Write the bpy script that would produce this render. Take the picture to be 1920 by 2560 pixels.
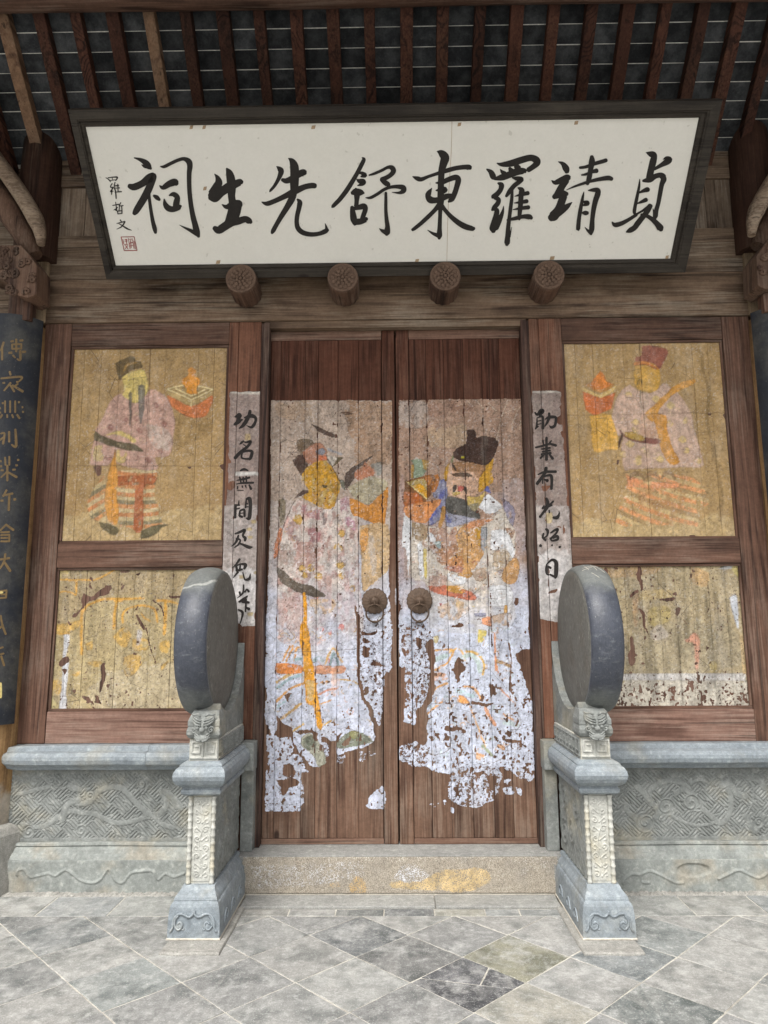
import bpy, bmesh, math, random
import numpy as np
from mathutils import Vector, Matrix
random.seed(7); RNG = np.random.default_rng(11)
S = bpy.context.scene
for o in list(bpy.data.objects): bpy.data.objects.remove(o)
COL = S.collection

# ------------------------------------------------------------------ camera
F_PX, PITCH, YAW, ROLL = 1816.4, 0.1601, -0.013, -0.006
CAM = np.array([-0.02, -4.3115, 1.55])
def axes():
    cp, sp, cy, sy, cr, sr = math.cos(PITCH), math.sin(PITCH), math.cos(YAW), math.sin(YAW), math.cos(ROLL), math.sin(ROLL)
    fwd = np.array([sy*cp, cy*cp, sp]); right = np.array([cy, -sy, 0.0]); up = np.cross(right, fwd)
    return cr*right+sr*up, -sr*right+cr*up, fwd
AR, AU, AF = axes()
cd = bpy.data.cameras.new('camera'); cam = bpy.data.objects.new('camera', cd); COL.objects.link(cam)
cd.sensor_fit = 'HORIZONTAL'; cd.sensor_width = 36; cd.lens = 36*F_PX/1920; cd.clip_end = 2000; cd.clip_start = .05
cam.matrix_world = Matrix(((AR[0], AU[0], -AF[0], CAM[0]), (AR[1], AU[1], -AF[1], CAM[1]), (AR[2], AU[2], -AF[2], CAM[2]), (0, 0, 0, 1)))
S.camera = cam
# ------------------------------------------------------------------ sky, sun, exposure
SUN_EL, SUN_AZ = math.radians(56), math.radians(200)      # azimuth clockwise from +y: the sun stands behind the viewer, hidden by bright cloud
w = bpy.data.worlds.new('World'); S.world = w; w.use_nodes = True
nt = w.node_tree; nt.nodes.clear()
sky = nt.nodes.new('ShaderNodeTexSky'); sky.sky_type = 'NISHITA'; sky.sun_disc = False
sky.sun_elevation = SUN_EL; sky.sun_rotation = SUN_AZ; sky.dust_density = 6.0; sky.air_density = 1.0; sky.ozone_density = 1.0
hs = nt.nodes.new('ShaderNodeHueSaturation'); hs.inputs['Saturation'].default_value = 0.16
bg = nt.nodes.new('ShaderNodeBackground'); bg.inputs['Strength'].default_value = 0.15
wo = nt.nodes.new('ShaderNodeOutputWorld')
nt.links.new(sky.outputs[0], hs.inputs['Color']); nt.links.new(hs.outputs[0], bg.inputs['Color']); nt.links.new(bg.outputs[0], wo.inputs['Surface'])
sd = bpy.data.lights.new('sun', 'SUN'); sd.energy = 1.2; sd.angle = math.radians(20); sd.color = (1.0, .96, .90)
so = bpy.data.objects.new('sun', sd); COL.objects.link(so)
sv = Vector((math.sin(SUN_AZ)*math.cos(SUN_EL), math.cos(SUN_AZ)*math.cos(SUN_EL), math.sin(SUN_EL)))
so.rotation_euler = (-sv).to_track_quat('-Z', 'Y').to_euler(); so.location = sv*30
S.view_settings.view_transform = 'Standard'; S.view_settings.look = 'None'; S.view_settings.gamma = 1
S.view_settings.exposure = 0.70
S.render.engine = 'CYCLES'; S.cycles.max_bounces = 8; S.cycles.diffuse_bounces = 5

# ------------------------------------------------------------------ tracing helpers: a pixel of the 1920 px photograph -> a point of a real plane
def ray(px, py): return AF+(px-960)/F_PX*AR-(py-1280)/F_PX*AU
def onY(px, py, Y):
    d = ray(px, py); return CAM+d*((Y-CAM[1])/d[1])
def onplane(px, py, P, n):
    d = ray(px, py); return CAM+d*(np.dot(np.asarray(P)-CAM, n)/np.dot(d, n))
class Crop:
    def __init__(s, x0, y0, k): s.x0, s.y0, s.k = x0, y0, k
    def __call__(s, x, y): return s.x0+x*s.k, s.y0+y*s.k
def lin(c):
    c = np.asarray(c, float)/255.0
    return np.where(c <= .04045, c/12.92, ((c+.055)/1.055)**2.4)
def L4(c): return (*[float(v) for v in lin(c)], 1.0)

# ------------------------------------------------------------------ mesh helpers
class MB:
    def __init__(s): s.v = []; s.f = []; s.sm = []
    def add(s, vs, fs, smooth=False):
        o = len(s.v); s.v += [tuple(map(float, p)) for p in vs]; s.f += [tuple(i+o for i in f) for f in fs]; s.sm += [smooth]*len(fs); return s
    def box(s, x0, x1, y0, y1, z0, z1):
        return s.add([(x0,y0,z0),(x1,y0,z0),(x1,y1,z0),(x0,y1,z0),(x0,y0,z1),(x1,y0,z1),(x1,y1,z1),(x0,y1,z1)],
                     [(0,3,2,1),(4,5,6,7),(0,1,5,4),(1,2,6,5),(2,3,7,6),(3,0,4,7)])
    def loft(s, rings, cap=True, smooth=False):
        n = len(rings[0]); vs = [p for r in rings for p in r]; fs = []
        for a in range(len(rings)-1):
            for i in range(n):
                j = (i+1) % n; fs.append((a*n+i, a*n+j, (a+1)*n+j, (a+1)*n+i))
        s.add(vs, fs, smooth)
        if cap:
            o = len(s.v)-len(vs)
            s.f += [tuple(o+i for i in range(n-1, -1, -1)), tuple(o+(len(rings)-1)*n+i for i in range(n))]; s.sm += [False, False]
        return s
    def tube(s, pts, r, n=8, smooth=True, cap=True):
        P = [Vector(p) for p in pts]; R = r if isinstance(r, (list, tuple)) else [r]*len(P); rings = []; prev = None
        for i, p in enumerate(P):
            t = (P[min(i+1, len(P)-1)]-P[max(i-1, 0)]).normalized()
            if prev is None:
                a = Vector((0, 0, 1)) if abs(t.z) < .9 else Vector((1, 0, 0)); u = t.cross(a).normalized()
            else: u = (prev-t*prev.dot(t)).normalized()
            prev = u; b = t.cross(u)
            rings.append([p+(u*math.cos(2*math.pi*k/n)+b*math.sin(2*math.pi*k/n))*R[i] for k in range(n)])
        return s.loft(rings, cap, smooth)
    def lathe(s, prof, c, axis='z', n=32, smooth=True):
        rings = []
        for a, r in prof:
            ring = []
            for k in range(n):
                t = 2*math.pi*k/n; p, q = r*math.cos(t), r*math.sin(t)
                ring.append((c[0]+a, c[1]+p, c[2]+q) if axis == 'x' else (c[0]+p, c[1]-a, c[2]+q) if axis == 'y' else (c[0]+p, c[1]+q, c[2]+a))
            rings.append(ring)
        return s.loft(rings, True, smooth)
    def ball(s, c, r, n=8, m=6):
        rx, ry, rz = r if isinstance(r, (tuple, list)) else (r, r, r)
        rings = [[(c[0]+rx*math.sin(a)*math.cos(2*math.pi*k/n), c[1]+ry*math.sin(a)*math.sin(2*math.pi*k/n), c[2]-rz*math.cos(a)) for k in range(n)] for a in [math.pi*(i+.15)/(m-.7) for i in range(m)]]
        return s.loft(rings, True, True)
    def build(s, name, mat, parent=None, bevel=0, cuts=0, jit=0, seed=0):
        root = parent
        while root is not None and root.parent is not None: root = root.parent
        off = np.array(root.location) if root is not None else np.zeros(3)
        me = bpy.data.meshes.new(name)
        V = np.array(s.v, float)-off
        me.from_pydata(V.tolist(), [], s.f); me.polygons.foreach_set('use_smooth', s.sm)
        if bevel or cuts:
            bm = bmesh.new(); bm.from_mesh(me)
            if cuts:
                lens = [e.calc_length() for e in bm.edges]; m = max(lens)
                bmesh.ops.subdivide_edges(bm, edges=[e for e, l in zip(bm.edges, lens) if l > .6*m], cuts=cuts, use_grid_fill=True)
            if bevel:
                ed = [e for e in bm.edges if len(e.link_faces) == 2 and e.calc_face_angle(0) > .6]
                bmesh.ops.bevel(bm, geom=ed, offset=bevel, segments=2, profile=.6, affect='EDGES', clamp_overlap=True)
            if jit:
                for v in bm.verts:
                    c = v.co; a = seed*1.7
                    v.co += Vector((math.sin(c.z*5.1+c.x*3.3+a)+.6*math.sin(c.x*11+c.z*13+a*2), math.sin(c.x*4.3+c.z*6.1+a*3)+.6*math.sin(c.x*17+c.z*9+a), math.sin(c.x*3.7+c.y*7+a*1.3)+.6*math.sin(c.x*12.3+a)))*jit*.6
            bm.normal_update(); bm.to_mesh(me); bm.free()
        o = bpy.data.objects.new(name, me); COL.objects.link(o)
        if mat: me.materials.append(mat)
        if parent is not None: o.parent = parent
        return o
def tag(o, label=None, cat=None, group=None, kind=None):
    if label: o['label'] = label
    if cat: o['category'] = cat
    if group: o['group'] = group
    if kind: o['kind'] = kind
    return o
def thing(name, loc, label, cat, group=None):
    o = bpy.data.objects.new(name, None); COL.objects.link(o); o.location = loc; o.empty_display_size = .1
    return tag(o, label, cat, group)
def boxo(name, mat, parent, x0, x1, y0, y1, z0, z1, bevel=.004, cuts=0, jit=0, seed=0):
    return MB().box(x0, x1, y0, y1, z0, z1).build(name, mat, parent, bevel, cuts, jit, seed)

# numpy value noise on arrays
def vnoise(X, Z, scale, seed=0, octaves=3):
    out = np.zeros_like(X); amp = 1; tot = 0
    for o in range(octaves):
        g = np.random.default_rng(seed*97+o).random((64, 64))
        x = X*scale*2**o; z = Z*scale*2**o
        xi = np.floor(x).astype(int); zi = np.floor(z).astype(int); fx = x-xi; fz = z-zi
        fx = fx*fx*(3-2*fx); fz = fz*fz*(3-2*fz)
        a = g[zi % 64, xi % 64]; b = g[zi % 64, (xi+1) % 64]; c = g[(zi+1) % 64, xi % 64]; d = g[(zi+1) % 64, (xi+1) % 64]
        out += amp*((a*(1-fx)+b*fx)*(1-fz)+(c*(1-fx)+d*fx)*fz); tot += amp; amp *= .55
    return out/tot
def inside(X, Z, P):
    m = np.zeros(X.shape, bool); n = len(P)
    for i in range(n):
        x1, z1 = P[i]; x2, z2 = P[(i+1) % n]
        if z1 == z2: continue
        c = ((z1 > Z) != (z2 > Z)) & (X < (x2-x1)*(Z-z1)/(z2-z1)+x1); m ^= c
    return m
def segdist(X, Z, P):
    d = np.full(X.shape, 1e9)
    for (x1, z1), (x2, z2) in zip(P[:-1], P[1:]):
        vx, vz = x2-x1, z2-z1; L = vx*vx+vz*vz+1e-12
        t = np.clip(((X-x1)*vx+(Z-z1)*vz)/L, 0, 1); d = np.minimum(d, np.hypot(X-x1-t*vx, Z-z1-t*vz))
    return d
def smooth_line(P, n=6):
    P = [np.asarray(p, float) for p in P]
    if len(P) < 3: return P
    out = []
    for i in range(len(P)-1):
        p0, p1, p2, p3 = P[max(i-1, 0)], P[i], P[i+1], P[min(i+2, len(P)-1)]
        for k in range(n):
            t = k/n; out.append(.5*((2*p1)+(-p0+p2)*t+(2*p0-5*p1+4*p2-p3)*t*t+(-p0+3*p1-3*p2+p3)*t**3))
    out.append(P[-1]); return out
def blur(A, n):
    for _ in range(n):
        B = np.pad(A, 1, mode='edge'); A = (B[:-2, 1:-1]+B[2:, 1:-1]+B[1:-1, :-2]+B[1:-1, 2:]+B[1:-1, 1:-1])/5
    return A
# a worn painting: colour and coverage on a grid laid over a set of boards
class Canvas:
    def __init__(s, x0, x1, z0, z1, Y, res, base, seed=1, gain=1.0):
        s.x0, s.x1, s.z0, s.z1, s.Y, s.res, s.gain = x0, x1, z0, z1, Y, res, gain
        nx = int(round((x1-x0)/res))+1; nz = int(round((z1-z0)/res))+1
        s.X, s.Z = np.meshgrid(np.linspace(x0, x1, nx), np.linspace(z0, z1, nz))
        s.c = np.ones((nz, nx, 3))*lin(base); s.a = np.zeros((nz, nx)); s.seed = seed
        s.wx = (vnoise(s.X, s.Z, 16, seed, 5)-.5)*2.6; s.wz = (vnoise(s.X, s.Z, 16, seed+50, 5)-.5)*2.6
    def pts(s, crop, P):
        out = []
        for p in P:
            q = onY(*crop(p[0], p[1]), s.Y); out.append((q[0], q[2]))
        return out
    def _win(s, P, pad):
        P = np.array(P); i0 = int(max(0, (P[:, 0].min()-pad-s.x0)/s.res)); i1 = int(min(s.X.shape[1], (P[:, 0].max()+pad-s.x0)/s.res+2))
        j0 = int(max(0, (P[:, 1].min()-pad-s.z0)/s.res)); j1 = int(min(s.X.shape[0], (P[:, 1].max()+pad-s.z0)/s.res+2))
        return slice(j0, max(j0, j1)), slice(i0, max(i0, i1))
    def mask(s, crop, P, warp=.006, smooth=True):
        P = s.pts(crop, P)
        if smooth: P = [tuple(p) for p in smooth_line(P+[P[0]], 3)]
        w = s._win(P, .04); return w, inside(s.X[w]+s.wx[w]*warp, s.Z[w]+s.wz[w]*warp, P)
    def poly(s, crop, P, rgb=None, alpha=1.0, cov=None, warp=None, tex=.3, smooth=True, rub=0):
        if warp is None: warp = .016 if cov is not None else .005
        w, m = s.mask(crop, P, warp, smooth)
        if m.size == 0: return s
        if rgb is not None:
            t = (1+tex*2*(vnoise(s.X[w], s.Z[w], 40, s.seed+int(P[0][0]) % 37, 3)-.5))[..., None]
            k = m*alpha
            if rub: k = k*np.clip((vnoise(s.X[w], s.Z[w]*.6, 34, s.seed+3+int(P[0][1]) % 29, 5)-rub)*8+.5, 0, 1)
            s.c[w] = s.c[w]*(1-k[..., None])+(lin(rgb)*t)*k[..., None]
            if cov is None and alpha > .7 and warp < .01 and min(m.shape) > 4:      # the brushed outline of the figure
                e = m.copy(); e[1:-1, 1:-1] = m[1:-1, 1:-1] & ~(m[:-2, 1:-1] & m[2:, 1:-1] & m[1:-1, :-2] & m[1:-1, 2:])
                k = e*np.clip((vnoise(s.X[w], s.Z[w], 22, s.seed+2, 3)-.40)*5, 0, 1)*.55; s.c[w] = s.c[w]*(1-k[..., None])+lin((74,58,44))*k[..., None]
        if cov is not None: s.a[w] = np.where(m, cov*.80 if .3 < cov < .92 else cov, s.a[w])
        return s
    def line(s, crop, P, wpx, rgb=None, alpha=1.0, cov=None, warp=.004, rub=0):
        Q = s.pts(crop, P); wd = abs(s.pts(crop, [(P[0][0]+wpx, P[0][1])])[0][0]-Q[0][0])
        Q = [tuple(q) for q in smooth_line(Q, 5)]; w = s._win(Q, wd+.03)
        if s.X[w].size == 0: return s
        m = segdist(s.X[w]+s.wx[w]*warp, s.Z[w]+s.wz[w]*warp, Q) < wd/2
        if rgb is not None:
            k = m*alpha*1.0
            if rub: k = k*np.clip((vnoise(s.X[w], s.Z[w], 55, s.seed+9, 4)-rub)*9+.5, 0, 1)
            s.c[w] = s.c[w]*(1-k[..., None])+lin(rgb)*k[..., None]
        if cov is not None: s.a[w] = np.where(m, cov, s.a[w])
        return s
    def curls(s, crop, P, n, rgb, wpx, size, seed, alpha=.6):
        r = random.Random(seed); A = np.array(P); x0, y0 = A.min(0); x1, y1 = A.max(0); k = 0
        for _ in range(n*6):
            if k >= n: break
            x, y = r.uniform(x0, x1), r.uniform(y0, y1)
            if not inside(np.array([[x]]), np.array([[y]]), P)[0, 0]: continue
            k += 1; a0 = r.uniform(0, 6.3); sw = r.uniform(1.5, 4.5)*r.choice((-1, 1)); R_ = size*r.uniform(.5, 1.2)
            s.line(crop, [(x+R_*math.cos(a0+sw*t)*(1-.3*t), y+R_*math.sin(a0+sw*t)*(1-.3*t)) for t in (0, .25, .5, .75, 1)], wpx, rgb, alpha*r.uniform(.5, 1), rub=.36)
        return s
    def fade(s, z0, z1, rgb, amp, alpha=1.0):
        n = vnoise(s.X, s.Z, 7, s.seed+80, 5)-.5; k = np.clip((z0-s.Z+n*amp)/(z0-z1), 0, 1)*alpha; s.c = s.c*(1-k[..., None])+lin(rgb)*k[..., None]; return s
    def stripes(s, crop, P, cols, u, per, bend=0, alpha=.9, rub=0):
        w, m = s.mask(crop, P); Q = s.pts(crop, [P[0], (P[0][0]+u[0], P[0][1]+u[1])])
        d = np.array(Q[1])-np.array(Q[0]); d /= np.linalg.norm(d); X = s.X[w]-Q[0][0]; Z = s.Z[w]-Q[0][1]
        t = X*d[0]+Z*d[1]+bend*(X*d[1]-Z*d[0])**2; k = (np.floor(t/per).astype(int)) % len(cols)
        kk = m*alpha*1.0
        if rub: kk = kk*np.clip((vnoise(s.X[w], s.Z[w], 60, s.seed+19, 4)-rub)*9+.5, 0, 1)
        C = np.array([lin(c) for c in cols])[k]; s.c[w] = s.c[w]*(1-kk[..., None])+C*kk[..., None]
        return s
    def finish(s, nblur=2, holes=.3, mott=.25, hs=30, flecks=None, soft=1, streak=.12, dust=.15, sat=.97, scuff=1.0):
        if soft:
            for q in range(3): s.c[..., q] = blur(s.c[..., q], soft)
        st = vnoise(s.X, s.Z*.10, 30, s.seed+61, 3); s.c *= np.clip(1-streak*2.2*np.clip(.56-st, 0, .3)/.3, .3, 1)[..., None]; dn = np.clip((vnoise(s.X, s.Z*.3, 22, s.seed+62, 4)-.5)*4, 0, 1)*dust; s.c = s.c*(1-dn[..., None])+lin((188,180,168))*dn[..., None]
        lum = (s.c @ np.array([.3, .55, .15]))[..., None]; s.c = lum+(s.c-lum)*sat
        n = vnoise(s.X, s.Z, 9, s.seed+5, 4); s.c *= (1+mott*2*(n-.5))[..., None]
        n2 = vnoise(s.X, s.Z, 70, s.seed+6, 2); s.c *= (1+mott*2.6*(n2-.5))[..., None]; pm = np.clip((vnoise(s.X, s.Z*.7, 8, s.seed+91, 4)-.42)*5, .12, 1); n3 = vnoise(s.X, s.Z*.8, 120, s.seed+16, 2); sp = np.clip((n3-.68+.05*scuff)*7, 0, 1)*min(.85, .5*scuff)*pm; s.c = s.c*(1-sp[..., None])+sp[..., None]*s.c*.45; n4 = vnoise(s.X, s.Z, 125, s.seed+26, 2); sp = np.clip((n4-.70+.04*scuff)*7, 0, 1)*min(.8, .4*scuff)*np.clip(1.15-pm*.8, 0, 1)*np.clip(s.c[..., 1]*5, .1, 1); s.c = s.c*(1-sp[..., None])+sp[..., None]*(s.c*.35+.42)
        s.c = np.clip(s.c*s.gain, 0, .82)
        h = vnoise(s.X*1.25, s.Z*.75, hs, s.seed+7, 4)*.62+vnoise(s.X*1.2, s.Z*.8, hs*3.2, s.seed+8, 2)*.38; hm = holes(s.X, s.Z) if callable(holes) else holes
        s.a = np.where(h < hm, s.a*np.clip((h-hm+.06)/.06, 0, 1), s.a)
        if flecks is not None:
            f = vnoise(s.X*1.15, s.Z*.8, 66, s.seed+70, 2); s.a = np.where(f < flecks(s.X, s.Z), 0, s.a)
        s.a = blur(s.a, nblur); return s
    def sample(s, X, Z):
        i = np.clip(np.rint((X-s.x0)/s.res).astype(int), 0, s.X.shape[1]-1); j = np.clip(np.rint((Z-s.z0)/s.res).astype(int), 0, s.X.shape[0]-1)
        out = (X < s.x0-.01) | (X > s.x1+.01) | (Z < s.z0) | (Z > s.z1); return np.concatenate([s.c[j, i], np.where(out, 0, s.a[j, i])[..., None]], -1)
def grid_mesh(name, X, Y, Z, mat, parent, back, cv=None, paint=None, smooth=True, wrap=True):
    """X,Y,Z are (nz,nx) arrays of a front face (towards -y); the rim runs back by `back` (a vector)"""
    root = parent
    while root is not None and root.parent is not None: root = root.parent
    off = np.array(root.location) if root is not None else np.zeros(3)
    nz, nx = X.shape; V = np.stack([X, Y, Z], -1).reshape(-1, 3); I = np.arange(nz*nx).reshape(nz, nx)
    q = np.stack([I[:-1, :-1], I[:-1, 1:], I[1:, 1:], I[1:, :-1]], -1).reshape(-1, 4)
    if wrap:
        loop = np.concatenate([I[0, :], I[1:, -1], I[-1, -2::-1], I[-2:0:-1, 0]]); n = len(loop)
        B = V[loop]+np.array(back); k = len(V)+np.arange(n); V = np.concatenate([V, B])
        q = np.concatenate([q, np.stack([loop, k, np.roll(k, -1), np.roll(loop, -1)], -1)])
    V = V-off; me = bpy.data.meshes.new(name); me.vertices.add(len(V)); me.vertices.foreach_set('co', V.ravel())
    me.loops.add(q.size); me.loops.foreach_set('vertex_index', q.ravel().astype(np.int32))
    me.polygons.add(len(q)); me.polygons.foreach_set('loop_start', np.arange(0, q.size, 4, dtype=np.int32))
    sm = np.zeros(len(q), bool); sm[:(nz-1)*(nx-1)] = smooth; me.polygons.foreach_set('use_smooth', sm)
    me.update(calc_edges=True)
    if paint is not None:
        at = me.attributes.new('Paint', 'FLOAT_COLOR', 'POINT'); A = np.zeros((len(V), 4), np.float32); A[:nz*nx] = paint.reshape(-1, 4)
        at.data.foreach_set('color', A.ravel())
    me.materials.append(mat); o = bpy.data.objects.new(name, me); COL.objects.link(o)
    if parent is not None: o.parent = parent
    return o
def board(name, mat, parent, x0, x1, z0, z1, y, th=.022, cv=None, res=.004, gap=.0015, seed=0, ease=.0021):
    x0 += gap; x1 -= gap
    if cv is None: nx, nz = 9, max(8, int((z1-z0)/.04))
    else: nx, nz = max(4, int((x1-x0)/res)), max(4, int((z1-z0)/res))
    xs = np.linspace(x0, x1, nx); zs = np.linspace(z0, z1, nz)
    xs[1] = x0+.002; xs[-2] = x1-.002
    X, Z = np.meshgrid(xs, zs); r = np.random.default_rng(seed+int(abs(x0)*1000))
    u = (X-x0)/(x1-x0)*2-1
    Yv = y+r.uniform(-.0012, .0012)+.0012*r.uniform(-1, 1)*u*u+.0008*np.sin(Z*r.uniform(3, 7)+r.uniform(0, 6))
    Yv[:, 0] += ease; Yv[:, -1] += ease
    if cv is not None and ease > .002:     # paint lost along the open joints
        pa = cv.sample(X, Z); ed = np.minimum(X-x0, x1-X); ln = vnoise(X+x0*7, Z, 14, 77, 3); pa[..., 3] *= np.clip((ed-.06*np.clip(ln-.64, 0, 1)+.004)/.003, 0, 1)
        return grid_mesh(name, X, Yv, Z, mat, parent, (0, th, 0), paint=pa)
    return grid_mesh(name, X, Yv, Z, mat, parent, (0, th, 0), paint=cv.sample(X, Z) if cv else np.zeros((*X.shape, 4)))

# ------------------------------------------------------------------ procedural materials
class NT:
    def __init__(s, name, rough=.8, spec=.3):
        s.m = bpy.data.materials.new(name); s.m.use_nodes = True; s.t = s.m.node_tree; s.t.nodes.clear()
        s.out = s.n('ShaderNodeOutputMaterial'); s.b = s.n('ShaderNodeBsdfPrincipled'); s.t.links.new(s.b.outputs[0], s.out.inputs[0])
        s.b.inputs['Roughness'].default_value = rough; s.b.inputs['Specular IOR Level'].default_value = spec
        tc = s.n('ShaderNodeTexCoord'); oi = s.n('ShaderNodeObjectInfo'); s.rnd = oi.outputs['Random']; s.ocol = oi.outputs['Color']
        s.raw = tc.outputs['Object']; s.co = s.vmath('ADD', tc.outputs['Object'], s.vscale(oi.outputs['Random'], (37.3, 71.9, 13.7)))
        s.geo = None
    def n(s, k): return s.t.nodes.new(k)
    def put(s, sock, v):
        if isinstance(v, bpy.types.NodeSocket): s.t.links.new(v, sock)
        elif isinstance(v, (tuple, list)) and sock.type == 'RGBA' and len(v) == 3: sock.default_value = (*v, 1)
        else: sock.default_value = v
    def vmath(s, op, a, b):
        k = s.n('ShaderNodeVectorMath'); k.operation = op; s.put(k.inputs[0], a); s.put(k.inputs[1], b); return k.outputs[0]
    def vscale(s, val, vec):
        k = s.n('ShaderNodeVectorMath'); k.operation = 'SCALE'; k.inputs[0].default_value = vec; s.put(k.inputs['Scale'], val); return k.outputs[0]
    def math(s, op, a, b=0.0, c=0.0, clamp=False):
        k = s.n('ShaderNodeMath'); k.operation = op; k.use_clamp = clamp; s.put(k.inputs[0], a); s.put(k.inputs[1], b); s.put(k.inputs[2], c); return k.outputs[0]
    def noise(s, scale, detail=4, rough=.55, vec=None, stretch=None, dist=0):
        v = vec if vec is not None else s.co
        if stretch: v = s.vmath('MULTIPLY', v, stretch)
        k = s.n('ShaderNodeTexNoise'); s.put(k.inputs['Vector'], v); k.inputs['Scale'].default_value = scale; k.inputs['Detail'].default_value = detail
        k.inputs['Roughness'].default_value = rough; k.inputs['Distortion'].default_value = dist; return k.outputs['Fac']
    def voro(s, scale, stretch=None, feat='F1', rand=1):
        v = s.co if not stretch else s.vmath('MULTIPLY', s.co, stretch)
        k = s.n('ShaderNodeTexVoronoi'); k.feature = feat; s.put(k.inputs['Vector'], v); k.inputs['Scale'].default_value = scale; k.inputs['Randomness'].default_value = rand; return k.outputs[0]
    def step(s, v, a, b):
        k = s.n('ShaderNodeMapRange'); k.interpolation_type = 'SMOOTHSTEP'; s.put(k.inputs[0], v); k.inputs[1].default_value = a; k.inputs[2].default_value = b; return k.outputs[0]
    def mix(s, f, a, b, mode='MIX'):
        k = s.n('ShaderNodeMix'); k.data_type = 'RGBA'; k.blend_type = mode; s.put(k.inputs[0], f); s.put(k.inputs[6], a); s.put(k.inputs[7], b); return k.outputs[2]
    def sep(s, v):
        k = s.n('ShaderNodeSeparateXYZ'); s.put(k.inputs[0], v); return k.outputs
    def bump(s, h, dist=.003, strength=.6):
        k = s.n('ShaderNodeBump'); s.put(k.inputs['Height'], h); k.inputs['Distance'].default_value = dist; k.inputs['Strength'].default_value = strength; s.t.links.new(k.outputs[0], s.b.inputs['Normal'])
    grain = .55
    def color(s, c):
        f = s.math('ADD', 1-s.grain*.5, s.math('MULTIPLY', s.math('ADD', s.math('MULTIPLY', s.step(s.noise(48, 4, .8), .28, .72), .6), s.math('MULTIPLY', s.step(s.noise(13, 4, .7), .3, .7), .4)), s.grain)); v = s.n('ShaderNodeCombineXYZ')
        for i in range(3): s.put(v.inputs[i], f)
        s.put(s.b.inputs['Base Color'], s.mix(1.0, c, v.outputs[0], 'MULTIPLY'))
def wood_nodes(k, light, dark, axis, grey=(130,118,105), wear=.3, ring=9, rv=.35):
    st = {'x': (.12, 1, 1), 'y': (1, .12, 1), 'z': (1, 1, .12)}[axis]; st2 = {'x': (.035, 1, 1), 'y': (1, .035, 1), 'z': (1, 1, .035)}[axis]
    rings = k.math('SINE', k.math('MULTIPLY', k.noise(3.4, 2.2, .5, stretch=st2), ring*13.0)); rings = k.math('MULTIPLY', k.step(rings, -.2, 1.0), k.step(k.noise(2.3, 2, .5), .38, .62))
    fib = k.noise(95, 3, .6, stretch=st2); mid = k.noise(20, 4, .6, stretch=st2)
    g = k.math('ADD', k.math('MULTIPLY', rings, -.34), k.math('ADD', k.math('MULTIPLY', fib, .75), k.math('MULTIPLY', mid, .75)))
    c = k.mix(k.step(g, .20, 1.02), dark, light)
    big = k.noise(3.1, 5, .62, stretch={'x': (.4, 1, 1), 'y': (1, .4, 1), 'z': (1, 1, .4)}[axis])
    wn = k.math('ADD', k.math('MULTIPLY', fib, .6), k.math('MULTIPLY', big, .7))
    c = k.mix(k.math('MULTIPLY', k.step(wn, .62, .82), wear), c, grey)
    c = k.mix(k.math('MULTIPLY', k.step(k.noise(2.2, 3, .6), .52, .75), .55), c, k.mix(.6, c, (.012, .008, .006)))
    kn = k.step(k.voro(2.6, stretch={'x': (.5, 1, 1), 'y': (1, .5, 1), 'z': (1, 1, .5)}[axis]), .06, .028)
    c = k.mix(k.math('MULTIPLY', kn, .8), c, (.018, .010, .008))
    crack = k.step(k.noise(34, 2, .5, stretch={'x': (.018, 1, 1), 'y': (1, .018, 1), 'z': (1, 1, .018)}[axis]), .665, .70)
    c = k.mix(k.math('MULTIPLY', crack, .55), c, (.010, .007, .006))
    v = k.math('ADD', k.math('MULTIPLY', k.rnd, rv), 1-rv/2); vv = k.n('ShaderNodeCombineXYZ')
    for i in range(3): k.put(vv.inputs[i], v)
    c = k.mix(1.0, c, vv.outputs[0], 'MULTIPLY')
    h = k.math('SUBTRACT', k.math('ADD', k.math('MULTIPLY', rings, -.2), k.math('MULTIPLY', fib, .8)), k.math('MULTIPLY', crack, 1.3))
    return c, h
def wood(name, light, dark, axis, grey=(130,118,105), wear=.3, ring=9, rough=.78, rv=.35, dist=.0025):
    k = NT(name, rough, .25); k.grain = .4; c, h = wood_nodes(k, tuple(lin(light)), tuple(lin(dark)), axis, tuple(lin(grey)), wear, ring, rv)
    k.color(c); k.bump(h, dist, .7); return k.m
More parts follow.
